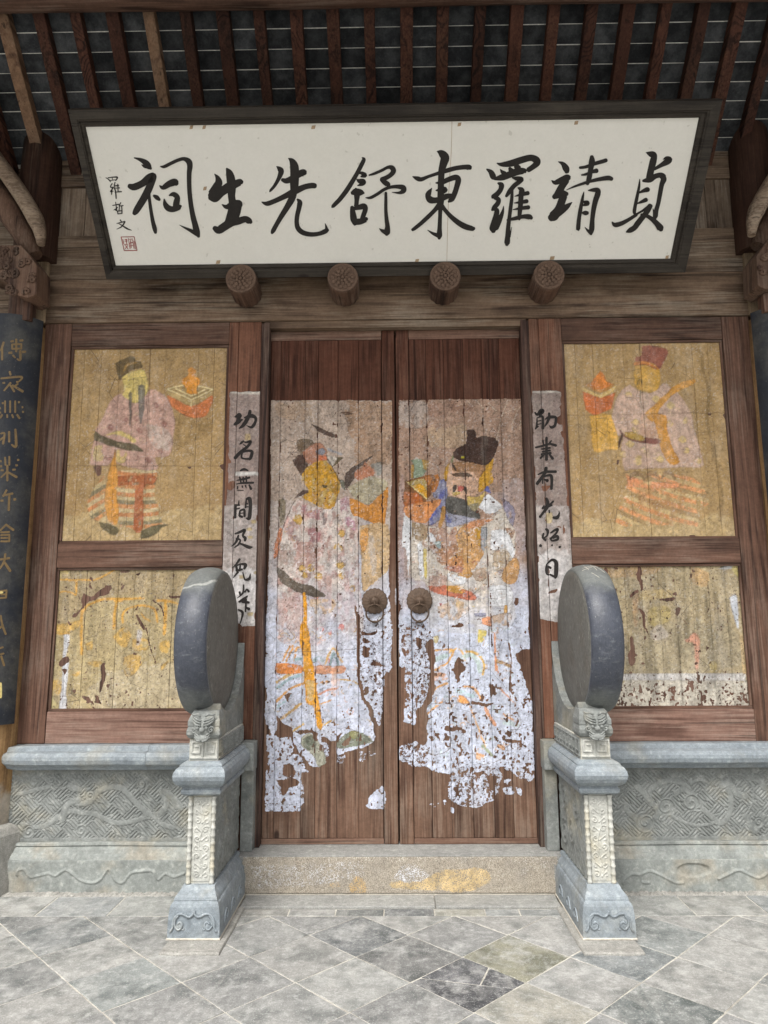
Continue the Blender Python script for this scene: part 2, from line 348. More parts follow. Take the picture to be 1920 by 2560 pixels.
def painted_wood(name, light, dark, axis='z', rag=.55, wear=.3, grey=(130,118,105), speck=.5, speckc=(70,58,50), ring=6, fade=None):
    k = NT(name, .85, .2); k.grain = .42; c, h = wood_nodes(k, tuple(lin(light)), tuple(lin(dark)), axis, tuple(lin(grey)), wear, ring, .3)
    if fade:      # boards turn darker and redder from foot to head, along a ragged blend
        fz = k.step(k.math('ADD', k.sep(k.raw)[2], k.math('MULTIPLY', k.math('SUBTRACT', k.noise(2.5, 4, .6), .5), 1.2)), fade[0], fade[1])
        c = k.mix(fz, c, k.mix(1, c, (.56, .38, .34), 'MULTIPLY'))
    at = k.n('ShaderNodeAttribute'); at.attribute_name = 'Paint'
    na = k.noise(46, 5, .7); nb = k.noise(120, 3, .65)
    f = k.math('ADD', at.outputs['Alpha'], k.math('ADD', k.math('MULTIPLY', k.math('SUBTRACT', na, .5), rag*2.2), k.math('MULTIPLY', k.math('SUBTRACT', nb, .5), rag*1.6)))
    m = k.step(f, .44, .53)
    pc = at.outputs['Color']
    pc = k.mix(k.math('MULTIPLY', k.step(k.noise(80, 4, .75), .53, .66), speck), pc, tuple(lin(speckc)))
    pc = k.mix(k.math('MULTIPLY', k.step(k.noise(260, 3, .7), .58, .7), .45), pc, k.mix(.5, pc, (.6, .57, .52)))
    pc = k.mix(k.math('MULTIPLY', k.step(k.noise(5.5, 6, .7), .48, .78), .35), pc, k.mix(1, pc, (.42, .34, .27), 'MULTIPLY'))
    crk = k.step(k.voro(9, stretch=(1, 1, .6), feat='DISTANCE_TO_EDGE'), .012, .003)
    pc = k.mix(k.math('MULTIPLY', k.math('MULTIPLY', crk, k.step(k.noise(3, 2), .5, .6)), .55), pc, (.05, .04, .035))
    k.color(k.mix(m, c, pc)); k.bump(k.math('ADD', k.math('MULTIPLY', h, .5), k.math('ADD', k.math('MULTIPLY', m, 1.4), k.math('MULTIPLY', nb, .35))), .002, .7)
    return k.m
def stone(name, base, dark, light, rough=.7, speck=.5, fine=220, stain=.5, spec=.3, bumpd=.002, warm=None, warmf=.35):
    k = NT(name, rough, spec); base, dark, light = (tuple(lin(v)) for v in (base, dark, light))
    a = k.noise(5, 6, .62); b = k.noise(fine, 3, .65); d = k.noise(26, 5, .65)
    c = k.mix(k.math('MULTIPLY', k.step(a, .40, .72), stain), base, dark)
    c = k.mix(k.math('MULTIPLY', k.step(d, .52, .75), stain), c, light)
    c = k.mix(k.math('MULTIPLY', k.step(b, .55, .68), speck), c, light); c = k.mix(k.math('MULTIPLY', k.step(b, .46, .34), speck), c, dark)
    if warm: c = k.mix(k.math('MULTIPLY', k.step(k.noise(3.3, 4, .6, vec=k.vmath('ADD', k.co, (9, 4, 2))), .5, .7), warmf), c, tuple(lin(warm)))
    k.color(c); k.bump(k.math('ADD', k.math('MULTIPLY', b, .5), d), bumpd, .6); return k
def plain(name, rgb, rough=.7, spec=.3, var=.2, scale=40, metal=0):
    k = NT(name, rough, spec); c = tuple(lin(rgb)); k.color(k.mix(k.noise(scale, 4, .65), tuple(v*(1-var) for v in c), tuple(min(1, v*(1+var)) for v in c))); k.b.inputs['Metallic'].default_value = metal
    k.bump(k.noise(scale*3, 3), .001, .4); return k.m
M = {}
M['frame_v'] = wood('red_brown_frame_wood_upright', (106,78,64), (56,39,32), 'z', wear=.5, grey=(126,110,98))
M['frame_h'] = wood('red_brown_frame_wood_level', (110,82,68), (58,41,33), 'x', wear=.5, grey=(128,112,100))
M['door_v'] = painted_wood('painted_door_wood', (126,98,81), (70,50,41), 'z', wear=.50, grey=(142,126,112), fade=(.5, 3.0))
M['door_top'] = wood('dark_door_wood', (104,70,58), (52,31,27), 'z', wear=.18)
M['door_low'] = wood('bare_door_wood', (150,120,100), (84,60,48), 'z', wear=.5, grey=(164,148,132))
M['rail_pale'] = wood('faded_rail_wood', (148,116,102), (94,68,58), 'x', wear=.5, ring=12, grey=(164,144,130))
M['door_h'] = wood('door_rail_wood', (122,94,79), (66,47,39), 'x', wear=.35)
M['jamb'] = painted_wood('jamb_wood', (124,86,68), (70,46,37), 'z', rag=.5, wear=.25, speck=.35)
M['dark_v'] = wood('dark_jamb_wood', (88,66,57), (38,27,24), 'z', wear=.35)
M['panel'] = painted_wood('painted_panel_wood', (112,84,72), (62,44,38), 'z', rag=.45, wear=.3, speck=.35, speckc=(104,82,54))
M['panel_low'] = painted_wood('worn_panel_wood', (112,84,72), (62,44,38), 'z', rag=.6, wear=.3, speck=.75, speckc=(84,70,56))
M['beam'] = wood('weathered_lintel_wood', (140,116,95), (66,50,40), 'x', grey=(158,145,128), wear=.6, ring=5)
M['wallplank'] = wood('weathered_wall_plank', (138,118,99), (66,52,43), 'x', grey=(160,148,132), wear=.55, ring=6)
M['wallboard'] = wood('weathered_upright_board', (146,128,110), (72,55,45), 'z', grey=(172,160,145), wear=.6, ring=6)
M['post'] = wood('pale_post_wood', (168,146,118), (92,74,58), 'z', grey=(180,166,144), wear=.5, ring=4)
M['brace'] = wood('grey_brace_wood', (150,130,110), (78,60,49), 'x', grey=(165,150,132), wear=.5, ring=4)
M['darkbeam'] = wood('smoky_beam_wood', (84,58,46), (36,24,20), 'z', wear=.2, ring=4)
M['rafter'] = wood('rafter_wood', (86,54,42), (38,22,18), 'y', wear=.12, ring=10, rv=.6, grey=(140,108,85))
M['rafter_pale'] = wood('pale_rafter_wood', (142,112,88), (88,64,50), 'y', wear=.2, ring=6)
M['stud'] = wood('carved_stud_wood', (104,80,66), (50,36,30), 'y', wear=.3, ring=3)
M['studface'] = plain('carved_flower_wood', (104,84,71), .8, .2, .4, 60)
M['plaqueframe'] = wood('black_brown_frame', (66,60,53), (40,35,31), 'x', grey=(96,88,78), wear=.25, ring=3, rough=.6)
M['gold'] = plain('dull_gold_paint', (118,96,62), .6, .4, .25, 50)
M['goldbright'] = plain('fresh_gold_paint', (206,188,122), .55, .4, .15, 50)
M['ink'] = plain('black_ink', (40,36,33), .6, .3, .2, 60)
M['inkfade'] = plain('faded_black_ink', (48,44,42), .8, .2, .35, 90)
M['red'] = plain('seal_red', (150,40,42), .7, .2, .2, 80)
M['iron'] = plain('rusty_iron', (98,80,66), .62, .5, .35, 60, .35)
M['lime'] = plain('lime_mortar', (186,180,168), .95, .1, .25, 70)
M['lime_bright'] = plain('white_lime_joint', (232,230,222), .95, .1, .1, 70)
M['paper'] = plain('brown_tape', (176,152,124), .9, .1, .2, 60)
M['tile'] = None
def tile_mat():
    k = NT('grey_slate_floor_tile', .75, .3)
    a = k.noise(6, 6, .65); b = k.noise(160, 3, .6); d = k.noise(22, 5, .7)
    lay = k.noise(9, 4, .6, stretch=(1, .25, 1), dist=.6)
    c = k.mix(k.math('MULTIPLY', k.step(a, .47, .62), .7), k.ocol, k.mix(1, k.ocol, (.46, .49, .49), 'MULTIPLY'))
    wh = k.noise(3.2, 6, .7, vec=k.vmath('ADD', k.co, (3, 8, 1))); c = k.mix(k.math('MULTIPLY', k.step(wh, .52, .66), .5), c, (.44, .44, .42))
    c = k.mix(k.math('MULTIPLY', k.step(d, .48, .68), .65), c, k.mix(.6, c, (.50, .50, .48)))
    c = k.mix(k.math('MULTIPLY', k.step(lay, .5, .68), .45), c, k.mix(.55, c, (.46, .45, .42)))
    c = k.mix(k.math('MULTIPLY', k.step(b, .58, .66), .5), c, (.52, .52, .50)); c = k.mix(k.math('MULTIPLY', k.step(b, .42, .34), .4), c, k.mix(1, c, (.4, .4, .4), 'MULTIPLY'))
    k.grain = .6; k.color(c); k.bump(k.math('ADD', k.math('MULTIPLY', b, .35), k.math('ADD', d, lay)), .003, .7); return k.m
M['tile'] = tile_mat()
M['blue'] = stone('blue_grey_stone', (136,144,149), (96,106,114), (176,182,184), .62, .4, 240, .5, .35, warm=(160,154,136), warmf=.35).m
M['pale'] = stone('pale_carved_stone', (182,182,175), (142,144,138), (204,201,192), .8, .3, 240, .45, .2, warm=(186,174,142), warmf=.6).m
M['grey'] = stone('grey_stone', (132,135,132), (94,98,96), (168,169,164), .78, .35, 240, .55, .25, warm=(160,152,130), warmf=.5).m
M['dadobase'] = stone('weathered_base_stone', (142,146,142), (106,110,108), (180,180,173), .82, .35, 240, .6, .2, warm=(168,152,126), warmf=.35).m
M['granite'] = None
def granite():
    k = NT('speckled_granite', .8, .25); at = k.n('ShaderNodeAttribute'); at.attribute_name = 'Paint'
    b = k.noise(170, 3, .75); a = k.noise(6, 5, .6)
    c = k.mix(k.step(b, .36, .62), tuple(lin((128,118,104))), tuple(lin((178,170,156))))
    c = k.mix(k.math('MULTIPLY', k.step(a, .45, .7), .4), c, tuple(lin((128,124,118))))
    f = k.math('ADD', at.outputs['Alpha'], k.math('ADD', k.math('MULTIPLY', k.math('SUBTRACT', b, .5), 2.4), k.math('MULTIPLY', k.math('SUBTRACT', k.noise(30, 4, .65), .5), .9)))
    c = k.mix(k.step(f, .45, .62), c, at.outputs['Color'])
    k.color(c); k.bump(k.math('ADD', b, a), .003, .7); return k.m
M['granite'] = granite()
M['kerb'] = stone('granite_kerb', (150,150,146), (108,108,106), (182,180,174), .8, .6, 170, .4, .25).m
M['pad'] = stone('granite_pad', (152,150,144), (114,112,107), (186,183,176), .85, .6, 180, .4, .2).m
def drum_rim(vein):
    k = NT('polished_black_stone_rim', .3, .5); z = k.sep(k.raw)[2]
    n = k.noise(7, 5, .6); fine = k.noise(160, 3, .6, stretch=(1, 1, .25)); sp = k.noise(120, 2, .6, stretch=(1, 1, .5))
    hz = k.math('ADD', z, k.math('MULTIPLY', k.math('SUBTRACT', n, .5), .22))
    pol = k.math('MULTIPLY', k.step(hz, 1.12, 1.27), k.step(hz, 1.84, 1.70))
    dust = tuple(lin((118,121,118))); blk = k.mix(fine, tuple(lin((48,52,62))), tuple(lin((76,80,90))))
    c = k.mix(pol, k.mix(fine, dust, tuple(lin((92,95,94)))), blk)
    c = k.mix(k.math('MULTIPLY', k.step(sp, .66, .74), .35), c, tuple(lin((160,160,156))))
    sc = k.noise(26, 5, .75, stretch=(.35, 1, 1)); c = k.mix(k.math('MULTIPLY', k.step(sc, .52, .72), .45), c, tuple(lin((124,128,130))))
    if vein:
        q = k.sep(k.raw); pos = k.math('ADD', k.math('ADD', q[2], k.math('MULTIPLY', q[0], -.25)), k.math('MULTIPLY', k.math('SUBTRACT', k.noise(9, 3), .5), .07))
        v = k.step(k.math('ABSOLUTE', k.math('SUBTRACT', pos, 1.815)), .011, .002); c = k.mix(k.math('MULTIPLY', v, .6), c, tuple(lin((178,178,172))))
    k.color(c); r = k.n('ShaderNodeMapRange'); k.put(r.inputs[0], pol); r.inputs[3].default_value = .72; r.inputs[4].default_value = .44; k.put(k.b.inputs['Roughness'], r.outputs[0])
    k.bump(k.math('ADD', k.math('ADD', fine, sp), n), .002, .6); return k.m
def drum_face():
    k = NT('dull_grey_stone_face', .7, .3); fine = k.noise(130, 3, .6, stretch=(1, 1, .2)); n = k.noise(5, 5, .6); sp = k.noise(90, 2, .6, stretch=(1, 1, .3))
    c = k.mix(fine, tuple(lin((84,83,79))), tuple(lin((120,119,113)))); c = k.mix(k.math('MULTIPLY', k.step(n, .45, .7), .5), c, tuple(lin((94,88,80))))
    c = k.mix(k.math('MULTIPLY', k.step(sp, .62, .72), .5), c, tuple(lin((170,168,160))))
    k.color(c); k.bump(k.math('ADD', fine, sp), .0015, .6); return k.m
M['rim_vein'] = drum_rim(True); M['rim_plain'] = drum_rim(False); M['face'] = drum_face()
def brick_mat():
    k = NT('dark_grey_roof_brick', .85, .2); a = k.noise(8, 5, .65); b = k.noise(90, 3, .6)
    v = k.math('ADD', .55, k.math('MULTIPLY', k.rnd, .8)); vv = k.n('ShaderNodeCombineXYZ')
    for i in range(3): k.put(vv.inputs[i], v)
    c = k.mix(k.step(a, .35, .7), tuple(lin((46,48,51))), tuple(lin((82,84,86)))); c = k.mix(k.math('MULTIPLY', k.step(b, .5, .8), .2), c, tuple(lin((110,110,108))))
    k.color(k.mix(1, c, vv.outputs[0], 'MULTIPLY')); k.bump(k.math('ADD', a, b), .002, .5); return k.m
M['brick'] = brick_mat()
def plaque_white():
    k = NT('aged_white_plaque_paint', .6, .3); k.grain = .06; a = k.noise(3, 5, .6); s = k.noise(26, 2, .5, stretch=(1, 1, .6)); f = k.noise(120, 3, .6)
    c = k.mix(a, tuple(lin((232,229,219))), tuple(lin((238,235,228))))
    c = k.mix(k.math('MULTIPLY', k.step(s, .70, .74), .35), c, tuple(lin((176,172,158)))); c = k.mix(k.math('MULTIPLY', k.step(f, .74, .78), .6), c, tuple(lin((140,132,118))))
    k.color(c); k.bump(f, .0006, .3); return k.m
M['white'] = plaque_white()
def lacquer():
    k = NT('worn_black_lacquer', .55, .35); a = k.noise(4, 5, .65); b = k.noise(60, 4, .7)
    c = k.mix(k.step(a, .4, .7), tuple(lin((34,38,46))), tuple(lin((72,71,68)))); c = k.mix(k.math('MULTIPLY', k.step(b, .62, .72), .5), c, tuple(lin((118,112,104))))
    k.color(c); k.bump(b, .001, .4); return k.m
M['lacquer'] = lacquer()
def column_mat():
    k = NT('golden_column_wood', .75, .25); c, h = wood_nodes(k, tuple(lin((170,136,94))), tuple(lin((116,86,58))), 'z', tuple(lin((180,160,130))), .3, 3, .1)
    z = k.sep(k.raw)[2]; f = k.step(k.math('ADD', z, k.math('MULTIPLY', k.math('SUBTRACT', k.noise(5, 4, .6), .5), .25)), .62, .55)
    k.color(k.mix(k.math('MULTIPLY', f, .8), c, tuple(lin((196,188,178))))); k.bump(h, .002, .5); return k.m
M['column'] = column_mat()
M['ground'] = stone('courtyard_paving', (150,150,146), (112,112,110), (176,174,168), .85, .3, 60, .5, .2).m
M['carved'] = wood('carved_bracket_wood', (118,92,76), (56,40,34), 'z', wear=.35, ring=2)

# ================================================================== THE PLACE
YF, YD, YP = .42, .48, .445           # fronts of the timber frame, the door boards, the painted panels
# ---- ground and paved floor
g = MB().box(-60, 60, -80, 30, -.30, -.03).build('ground', M['ground']); tag(g, 'grey stone paving of the open courtyard', 'ground', kind='structure')
M['joint'] = stone('dirty_lime_joint', (192,188,178), (128,123,114), (212,208,199), .95, .4, 120, .7, .1).m
fl = MB().box(-3.45, 3.45, -3.0, .9, -.028, -.0030).build('floor', M['joint']); tag(fl, 'floor of diagonal grey slate tiles with pale lime joints', 'floor', kind='structure')
def clip(P, nx, ny, d):
    out = []
    for i in range(len(P)):
        a, b = P[i], P[(i+1) % len(P)]; da = a[0]*nx+a[1]*ny-d; db = b[0]*nx+b[1]*ny-d
        if da <= 0: out.append(a)
        if (da < 0 < db) or (db < 0 < da): t = da/(da-db); out.append((a[0]+(b[0]-a[0])*t, a[1]+(b[1]-a[1])*t))
    return out
def slab(P, name, colr, ztop=0.0, inset=.0030, seed=0, th=.02, mat=None, parent=None):
    c = np.mean(P, 0); r = random.Random(seed)
    Q = []
    n = len(P)
    for i in range(n):      # inset each edge
        a, b, d = np.array(P[i-1]), np.array(P[i]), np.array(P[(i+1) % n])
        e1 = (b-a)/np.linalg.norm(b-a); e2 = (d-b)/np.linalg.norm(d-b); n1 = np.array([-e1[1], e1[0]]); n2 = np.array([-e2[1], e2[0]])
        den = 1+n1.dot(n2); Q.append(b+(n1+n2)*(inset+r.uniform(-.001, .0012))/max(den, .3))
    tilt = (r.uniform(-.0016, .0016), r.uniform(-.0016, .0016)); dz = r.uniform(-.0008, .0008)
    def zz(p): return ztop+dz+(p[0]-c[0])*tilt[0]*3+(p[1]-c[1])*tilt[1]*3
    # jagged rim for a hand-cut edge
    R = []
    for i in range(n):
        a, b = Q[i], Q[(i+1) % n]; m = max(1, int(np.linalg.norm(b-a)/.06)); nn = np.array([-(b-a)[1], (b-a)[0]])/np.linalg.norm(b-a)
        for k in range(m): R.append(a+(b-a)*k/m+nn*(r.uniform(-.0012, .0022) if k else r.uniform(0, .003)))
    rings = [[(p[0], p[1], ztop-th) for p in R], [(p[0], p[1], zz(p)-.002) for p in R], [(*(p+(c-p)/np.linalg.norm(c-p)*.0025), zz(p)) for p in R]]
    o = MB().loft(rings).build(name, mat or M['tile'], parent or fl)
    o.color = (*colr, 1); return o
TS = .2554; OX, OY = .55, -.7882
TONES = [(150,150,147), (154,154,150), (148,148,145), (157,156,152), (143,143,141), (152,151,147), (138,138,136), (160,159,155)]
SPECIAL = {(845,2339): (98,101,101), (1168,2458): (86,86,88), (1047,2394): (116,116,114), (1301,2397): (146,144,126), (180,2312): (142,144,143), (900,2292): (112,114,112), (330,2480): (134,138,136), (590,2470): (134,134,132), (1700,2530): (112,116,114), (960,2345): (118,120,120), (1270,2500): (160,157,147), (1650,2400): (138,142,142), (1560,2330): (146,150,148)}
def floorpt(px, py):
    d = ray(px, py); t = -CAM[2]/d[2]; return CAM+d*t
SP = [(floorpt(*k), v) for k, v in SPECIAL.items()]
tn = 0
for i in range(-16, 14):
    for j in range(-16, 14):
        cx, cy = OX+(i+j+1)*TS, OY+(i-j)*TS
        if abs(cx) > 3.15 or cy < -2.75 or cy > .25: continue
        P = [(OX+(i+j)*TS, OY+(i-j)*TS), (OX+(i+j+1)*TS, OY+(i-j-1)*TS), (OX+(i+j+2)*TS, OY+(i-j)*TS), (OX+(i+j+1)*TS, OY+(i-j+1)*TS)]
        P = clip(P, 0, 1, -.03)
        if len(P) < 3: continue
        tn += 1; col = TONES[random.randrange(len(TONES))]; hit = None
        for q, v in SP:
            if abs(q[0]-cx)+abs(q[1]-cy) < TS*.8: col = v; hit = v
        col = lin(col)*random.uniform(.78, .94)
        if hit == (86,86,88):       # the broken dark tile: three pieces
            A = clip(P, .25, 1, .25*cx+cy-.01); B0 = clip(P, -.25, -1, -(.25*cx+cy-.01)); B = clip(B0, 1, -.35, cx+.06-.35*cy); C = clip(B0, -1, .35, -(cx+.06-.35*cy))
            for n_, pc in enumerate((A, B, C)):
                if len(pc) > 2: slab(pc, 'floor_tile', col*(1, 1.5, 1.1)[n_], seed=tn*3+n_)
            continue
        slab(P, 'floor_tile', col, seed=tn)
def strip(xs, y0, y1, name, cols, ztop=0):
    for n_, (a, b) in enumerate(zip(xs[:-1], xs[1:])): slab([(a, y0), (b, y0), (b, y1), (a, y1)], name, lin(cols[n_ % len(cols)]), ztop, seed=900+n_+int(a*100))
strip([-.91,-.62,-.36,-.09,.19,.47,.66,.905], -.028, .068, 'border_tile', [(150,148,142),(152,151,147),(110,112,110),(102,104,104),(150,148,138),(140,142,140),(136,138,136)])
for sgn in (-1, 1):
    xs = sorted([sgn*v for v in (1.19, 1.62, 2.02, 2.45, 2.9)]); strip(xs, -.028, .298, 'border_slab', [(146,147,143),(150,149,144),(142,144,143)])
ks = thing('threshold_kerb', (0, .16, 0), 'low speckled granite kerb strip lying before the threshold block', 'kerb')
for a, b in ((-.905, .2), (.2, .905)): boxo('kerb_stone', M['kerb'], ks, a+.002, b-.002, .072, .249, -.0034, .014, .005)

# ---- threshold block with salt bloom and yellow stain
th = thing('threshold_stone', (0, .36, 0), 'speckled granite threshold block with white salt bloom and yellow stains below the doors', 'threshold')
KT = Crop(600, 2060, .49427)
ct = Canvas(-.935, .935, 0, .23, .252, .006, (200,200,200), 5)
for P, c, a in (([(50,215),(160,200),(330,200),(520,190),(640,210),(610,270),(480,290),(330,320),(200,330),(60,320)], (196,196,198), .44), ([(760,270),(820,210),(860,195),(920,220),(950,260),(900,290),(800,290)], (206,208,214), .5),
                ([(40,150),(1590,150),(1590,190),(900,190),(40,185)], (196,192,182), .30), ([(1400,190),(1590,180),(1580,240),(1430,260)], (196,194,188), .34),
                ([(760,290),(900,290),(980,245),(1100,225),(1240,228),(1275,270),(1240,310),(1150,345),(1000,340),(760,330)], (198,174,130), .76), ([(555,300),(590,265),(635,290),(635,350),(560,350)], (190,160,110), .66), ([(445,300),(500,295),(505,325),(450,325)], (190,160,110), .6)):
    ct.poly(KT, P, c, cov=a, warp=.012)
ct.a = blur(ct.a, 2)
X, Z = np.meshgrid(np.linspace(-.93, .93, 300), np.linspace(.02, .222, 36)); Y = np.full_like(X, .252)+.004*(vnoise(X, Z, 20, 3)-.5)
grid_mesh('front_face', X, Y, Z, M['granite'], th, (0, .2, 0), paint=ct.sample(X, Z))
boxo('top_face', M['kerb'], th, -.932, .932, .2505, .56, .2225, .2295, .003)
MB().box(-.93, .93, .2535, .262, -.002, .019).build('lime_joint', M['lime'], th, .002)

# ---- carved stone base walls (dado) either side
def relief(name, mat, parent, O, U, wdt, hgt, H, res=.004, back=.03):
    nu, nv = int(wdt/res)+1, int(hgt/res)+1; u, v = np.meshgrid(np.linspace(0, wdt, nu), np.linspace(0, hgt, nv)); h = H(u, v); U = np.array(U, float); n = np.cross(U, (0, 0, 1))
    P = np.array(O)[None, None]+u[..., None]*U+v[..., None]*np.array((0, 0, 1.))+h[..., None]*n
    return grid_mesh(name, P[..., 0], P[..., 1], P[..., 2], mat, parent, tuple(-n*back))
def ridge(h, u, v, P, wd, amp, flat=False):
    Q = [tuple(q) for q in smooth_line([np.array(p) for p in P], 6)]; d = segdist(u, v, Q)/wd
    r = np.where(d < 1, amp*(np.sqrt(np.clip(1-d*d, 0, 1)) if not flat else np.clip((1-d)*4, 0, 1)), 0); return np.maximum(h, r)
def spiral(c, r, turns=1.6, a0=0, sg=1): return [(c[0]+r*(1-t)*math.cos(a0+sg*t*turns*2*math.pi), c[1]+r*(1-t)*math.sin(a0+sg*t*turns*2*math.pi)) for t in np.linspace(0, .92, 16)]
def lattice(u, v, c=.105, per=.0185):
    p, q = (u+v)/math.sqrt(2), (u-v)/math.sqrt(2); ck = (np.floor(p/c)+np.floor(q/c)) % 2
    p2, q2 = p % c, q % c
    t = np.where(ck > 0, p, q); brk = np.where(ck > 0, q2, p2)
    l = np.clip((np.sin(t/per*2*math.pi)+.62)*2.6, 0, 1)
    jog = ((np.floor(t/per) % 3) == 1) & (brk > c*.45) & (brk < c*.62); return .0062*np.where(jog, 1-l, l)
DRAG_L = Crop(0, 1800, .28933); DRAG_R = Crop(1520, 1800, .24111)
def dado(sgn):
    lab = ('grey carved stone base wall with a coiling dragon over lattice and a cracked rounded ledge', 'yellowish carved stone base wall with a long-bodied dragon and an unbroken rounded ledge')[sgn > 0]
    t = thing('stone_dado', (sgn*1.8, .40, 0), lab, 'stone wall')
    xi, xo = 1.13, 2.45
    def X(a, b): return (min(sgn*a, sgn*b), max(sgn*a, sgn*b))
    x0, x1 = X(xi, xo)
    # ledge: rounded moulding
    prof = [(.46,.848),(.345,.848),(.34,.842),(.335,.822),(.325,.818),(.295,.812),(.281,.79),(.279,.77),(.287,.745),(.303,.733),(.312,.733),(.314,.727),(.33,.722),(.338,.708),(.345,.703),(.46,.703)]
    cuts = [xi, 1.545, xo] if sgn < 0 else [xi, xo+.5]
    for a, b in zip(cuts[:-1], cuts[1:]):
        a2, b2 = X(a+.001, b-.001); n = 10; end = sgn < 0 and b == xo
        rings = []
        for xx in np.linspace(a2, b2, n):
            sh = 1.0
            rings.append([(xx, y, z+.0012*math.sin(xx*9+y*40)) for y, z in prof])
        if end:   # the ledge's rounded far end
            rings = [[(a2-.02*1.0, .36+(y-.36)*.35 if y < .36 else y, .775+(z-.775)*.55) for y, z in prof], [(a2+.03, .36+(y-.36)*.8 if y < .36 else y, .775+(z-.775)*.9) for y, z in prof]]+rings[1:]
        MB().loft(rings, smooth=False).build('ledge', M['blue'], t)
    crop = DRAG_L if sgn < 0 else DRAG_R
    def tr(P, Y, k=None):
        out = []
        for p in P: q = onY(*crop(*p), Y); out.append((q[0]-x0, q[2]))
        return out
    z0, z1 = .272, .70
    def H(u, v):
        h = lattice(u, v); zz = lambda P: [(a, b-z0) for a, b in tr(P, .40)]
        if sgn < 0:
            B = [([(540,860),(600,790),(700,800),(820,815),(900,850),(1000,890),(1130,880),(1230,850),(1330,830)], 26), ([(590,700),(700,725),(790,700),(850,620),(950,580),(1050,590),(1120,650),(1200,740),(1300,820),(1400,800),(1440,720),(1390,610)], 30), ([(540,860),(560,780),(600,720),(680,690)], 34), ([(640,600),(600,570),(690,600)], 30), ([(1430,620),(1500,680),(1560,760)], 34), ([(1330,830),(1400,900),(1500,930)], 26), ([(170,640),(260,620),(330,600),(420,580)], 22), ([(200,900),(300,930),(420,900),(500,830)], 24)]
            SPI = [((780,650),52), ((1230,550),62), ((700,955),56), ((300,520),52), ((250,960),60), ((450,520),36)]
        else:
            B = [([(180,880),(210,960),(330,1030),(480,1020),(510,940),(420,810),(470,690),(600,630),(750,650),(850,740),(960,900),(1080,1010),(1180,1070),(1260,960),(1270,800),(1230,690)], 34), ([(650,990),(760,1050),(900,1090),(1050,1080),(1110,1050)], 20), ([(300,700),(350,740),(400,800)], 40), ([(860,650),(940,620),(1010,640)], 22), ([(700,760),(780,720),(880,780)], 34), ([(1180,680),(1260,660),(1330,760),(1420,790)], 42), ([(1460,930),(1500,850),(1500,700),(1420,590),(1300,555),(1190,580),(1160,680)], 12), ([(1450,600),(1550,620),(1620,700)], 40), ([(1440,1010),(1520,1150),(1600,1000)], 40)]
            SPI = [((600,850),60), ((930,890),60), ((600,900),100), ((390,1060),110), ((860,860),100), ((1560,1060),60)]
        for P, wd in B:
            Q = zz(P); wdm = wd*crop.k*.0025*.8
            fl_ = segdist(u, v, [tuple(q) for q in smooth_line([np.array(q) for q in Q], 6)])/(wdm*1.0)
            body = np.where(fl_ < 1, (.0052+.0028*np.sqrt(np.clip(1-fl_**2, 0, 1))), 0); h = np.where(fl_ < 1.06, np.maximum(body, .002), h)
        for c_, r_ in SPI:
            cc = zz([c_])[0]; R = r_*crop.k*.0025; d = np.hypot(u-cc[0], v-cc[1]); h = np.where(d < R*.8, .0012, h); h = ridge(h, u, v, spiral(cc, R, 1.7, r_), .0055, .0078)
        h = np.where((v < .022) | (v > .40), .006, h); n = vnoise(u+9, v, 8, 4, 3); return h*np.clip(.45+1.2*n, .4, 1.1)+.002*(n-.5)+.0008*vnoise(u, v, 90, 6, 2)
    relief('carved_panel', M['grey'], t, (x0, .402, z0), (1, 0, 0), x1-x0, z1-z0, H, .0032)
    # stepped moulding under the panel
    pm = [(.5,.274),(.375,.274),(.366,.268),(.364,.258),(.372,.252),(.362,.247),(.352,.235),(.346,.222),(.333,.214),(.326,.202),(.322,.192),(.32,.186),(.5,.186)]
    MB().loft([[(xx, y, z+.0015*math.sin(xx*7+z*30)) for y, z in pm] for xx in np.linspace(x0, x1, 14)]).build('moulding', M['dadobase'], t)
    def H2(u, v):
        h = np.zeros_like(u)
        WV = [[(150,1340),(160,1300),(210,1295),(260,1360),(330,1350),(420,1330),(480,1350),(560,1300),(620,1330),(700,1390),(800,1410),(870,1380),(940,1290),(990,1380),(1060,1410),(1130,1330),(1230,1310),(1320,1310),(1370,1380),(1430,1330),(1500,1360),(1590,1330)]] if sgn < 0 else [[(150,1690),(180,1640),(250,1600),(330,1605),(430,1570),(520,1600),(600,1640),(700,1690),(780,1690)], [(330,1605),(350,1680),(420,1690)], [(1150,1650),(1250,1600),(1350,1560),(1450,1600),(1560,1640),(1640,1600)]]
        for P in WV: h = ridge(h, u, v, [(a, b+.002) for a, b in tr(P, .31)], .008, .010)
        low = np.zeros_like(u)
        for P in WV:
            Q = np.array(tr(P, .31)); o = np.argsort(Q[:, 0]); zz = np.interp(u, Q[o, 0], Q[o, 1]); low = np.maximum(low, np.where((v < zz) & (u > Q[:, 0].min()) & (u < Q[:, 0].max()), .004, 0))
        n = vnoise(u, v, 7, 8+sgn, 4); h = np.maximum(h, low); h = h*np.clip(.2+1.6*vnoise(u+3, v, 3, 9, 2), .25, 1.1)
        h += .012*np.clip(n-.55, -.2, .3)
        if sgn > 0:   # spalled hollow
            q = tr([(900,1560)], .31)[0]; dd = ((u-q[0])/.10)**2+((v-q[1])/.04)**2+.8*(n-.5); h -= .012*np.clip((1-dd)*3, 0, 1)
        return h
    relief('carved_base', M['dadobase'], t, (x0, .312, 0), (1, 0, 0), x1-x0, .187, H2, .005, .15)
    lm = MB(); xs = np.linspace(x0, x1, 120); r = np.random.default_rng(5+sgn)
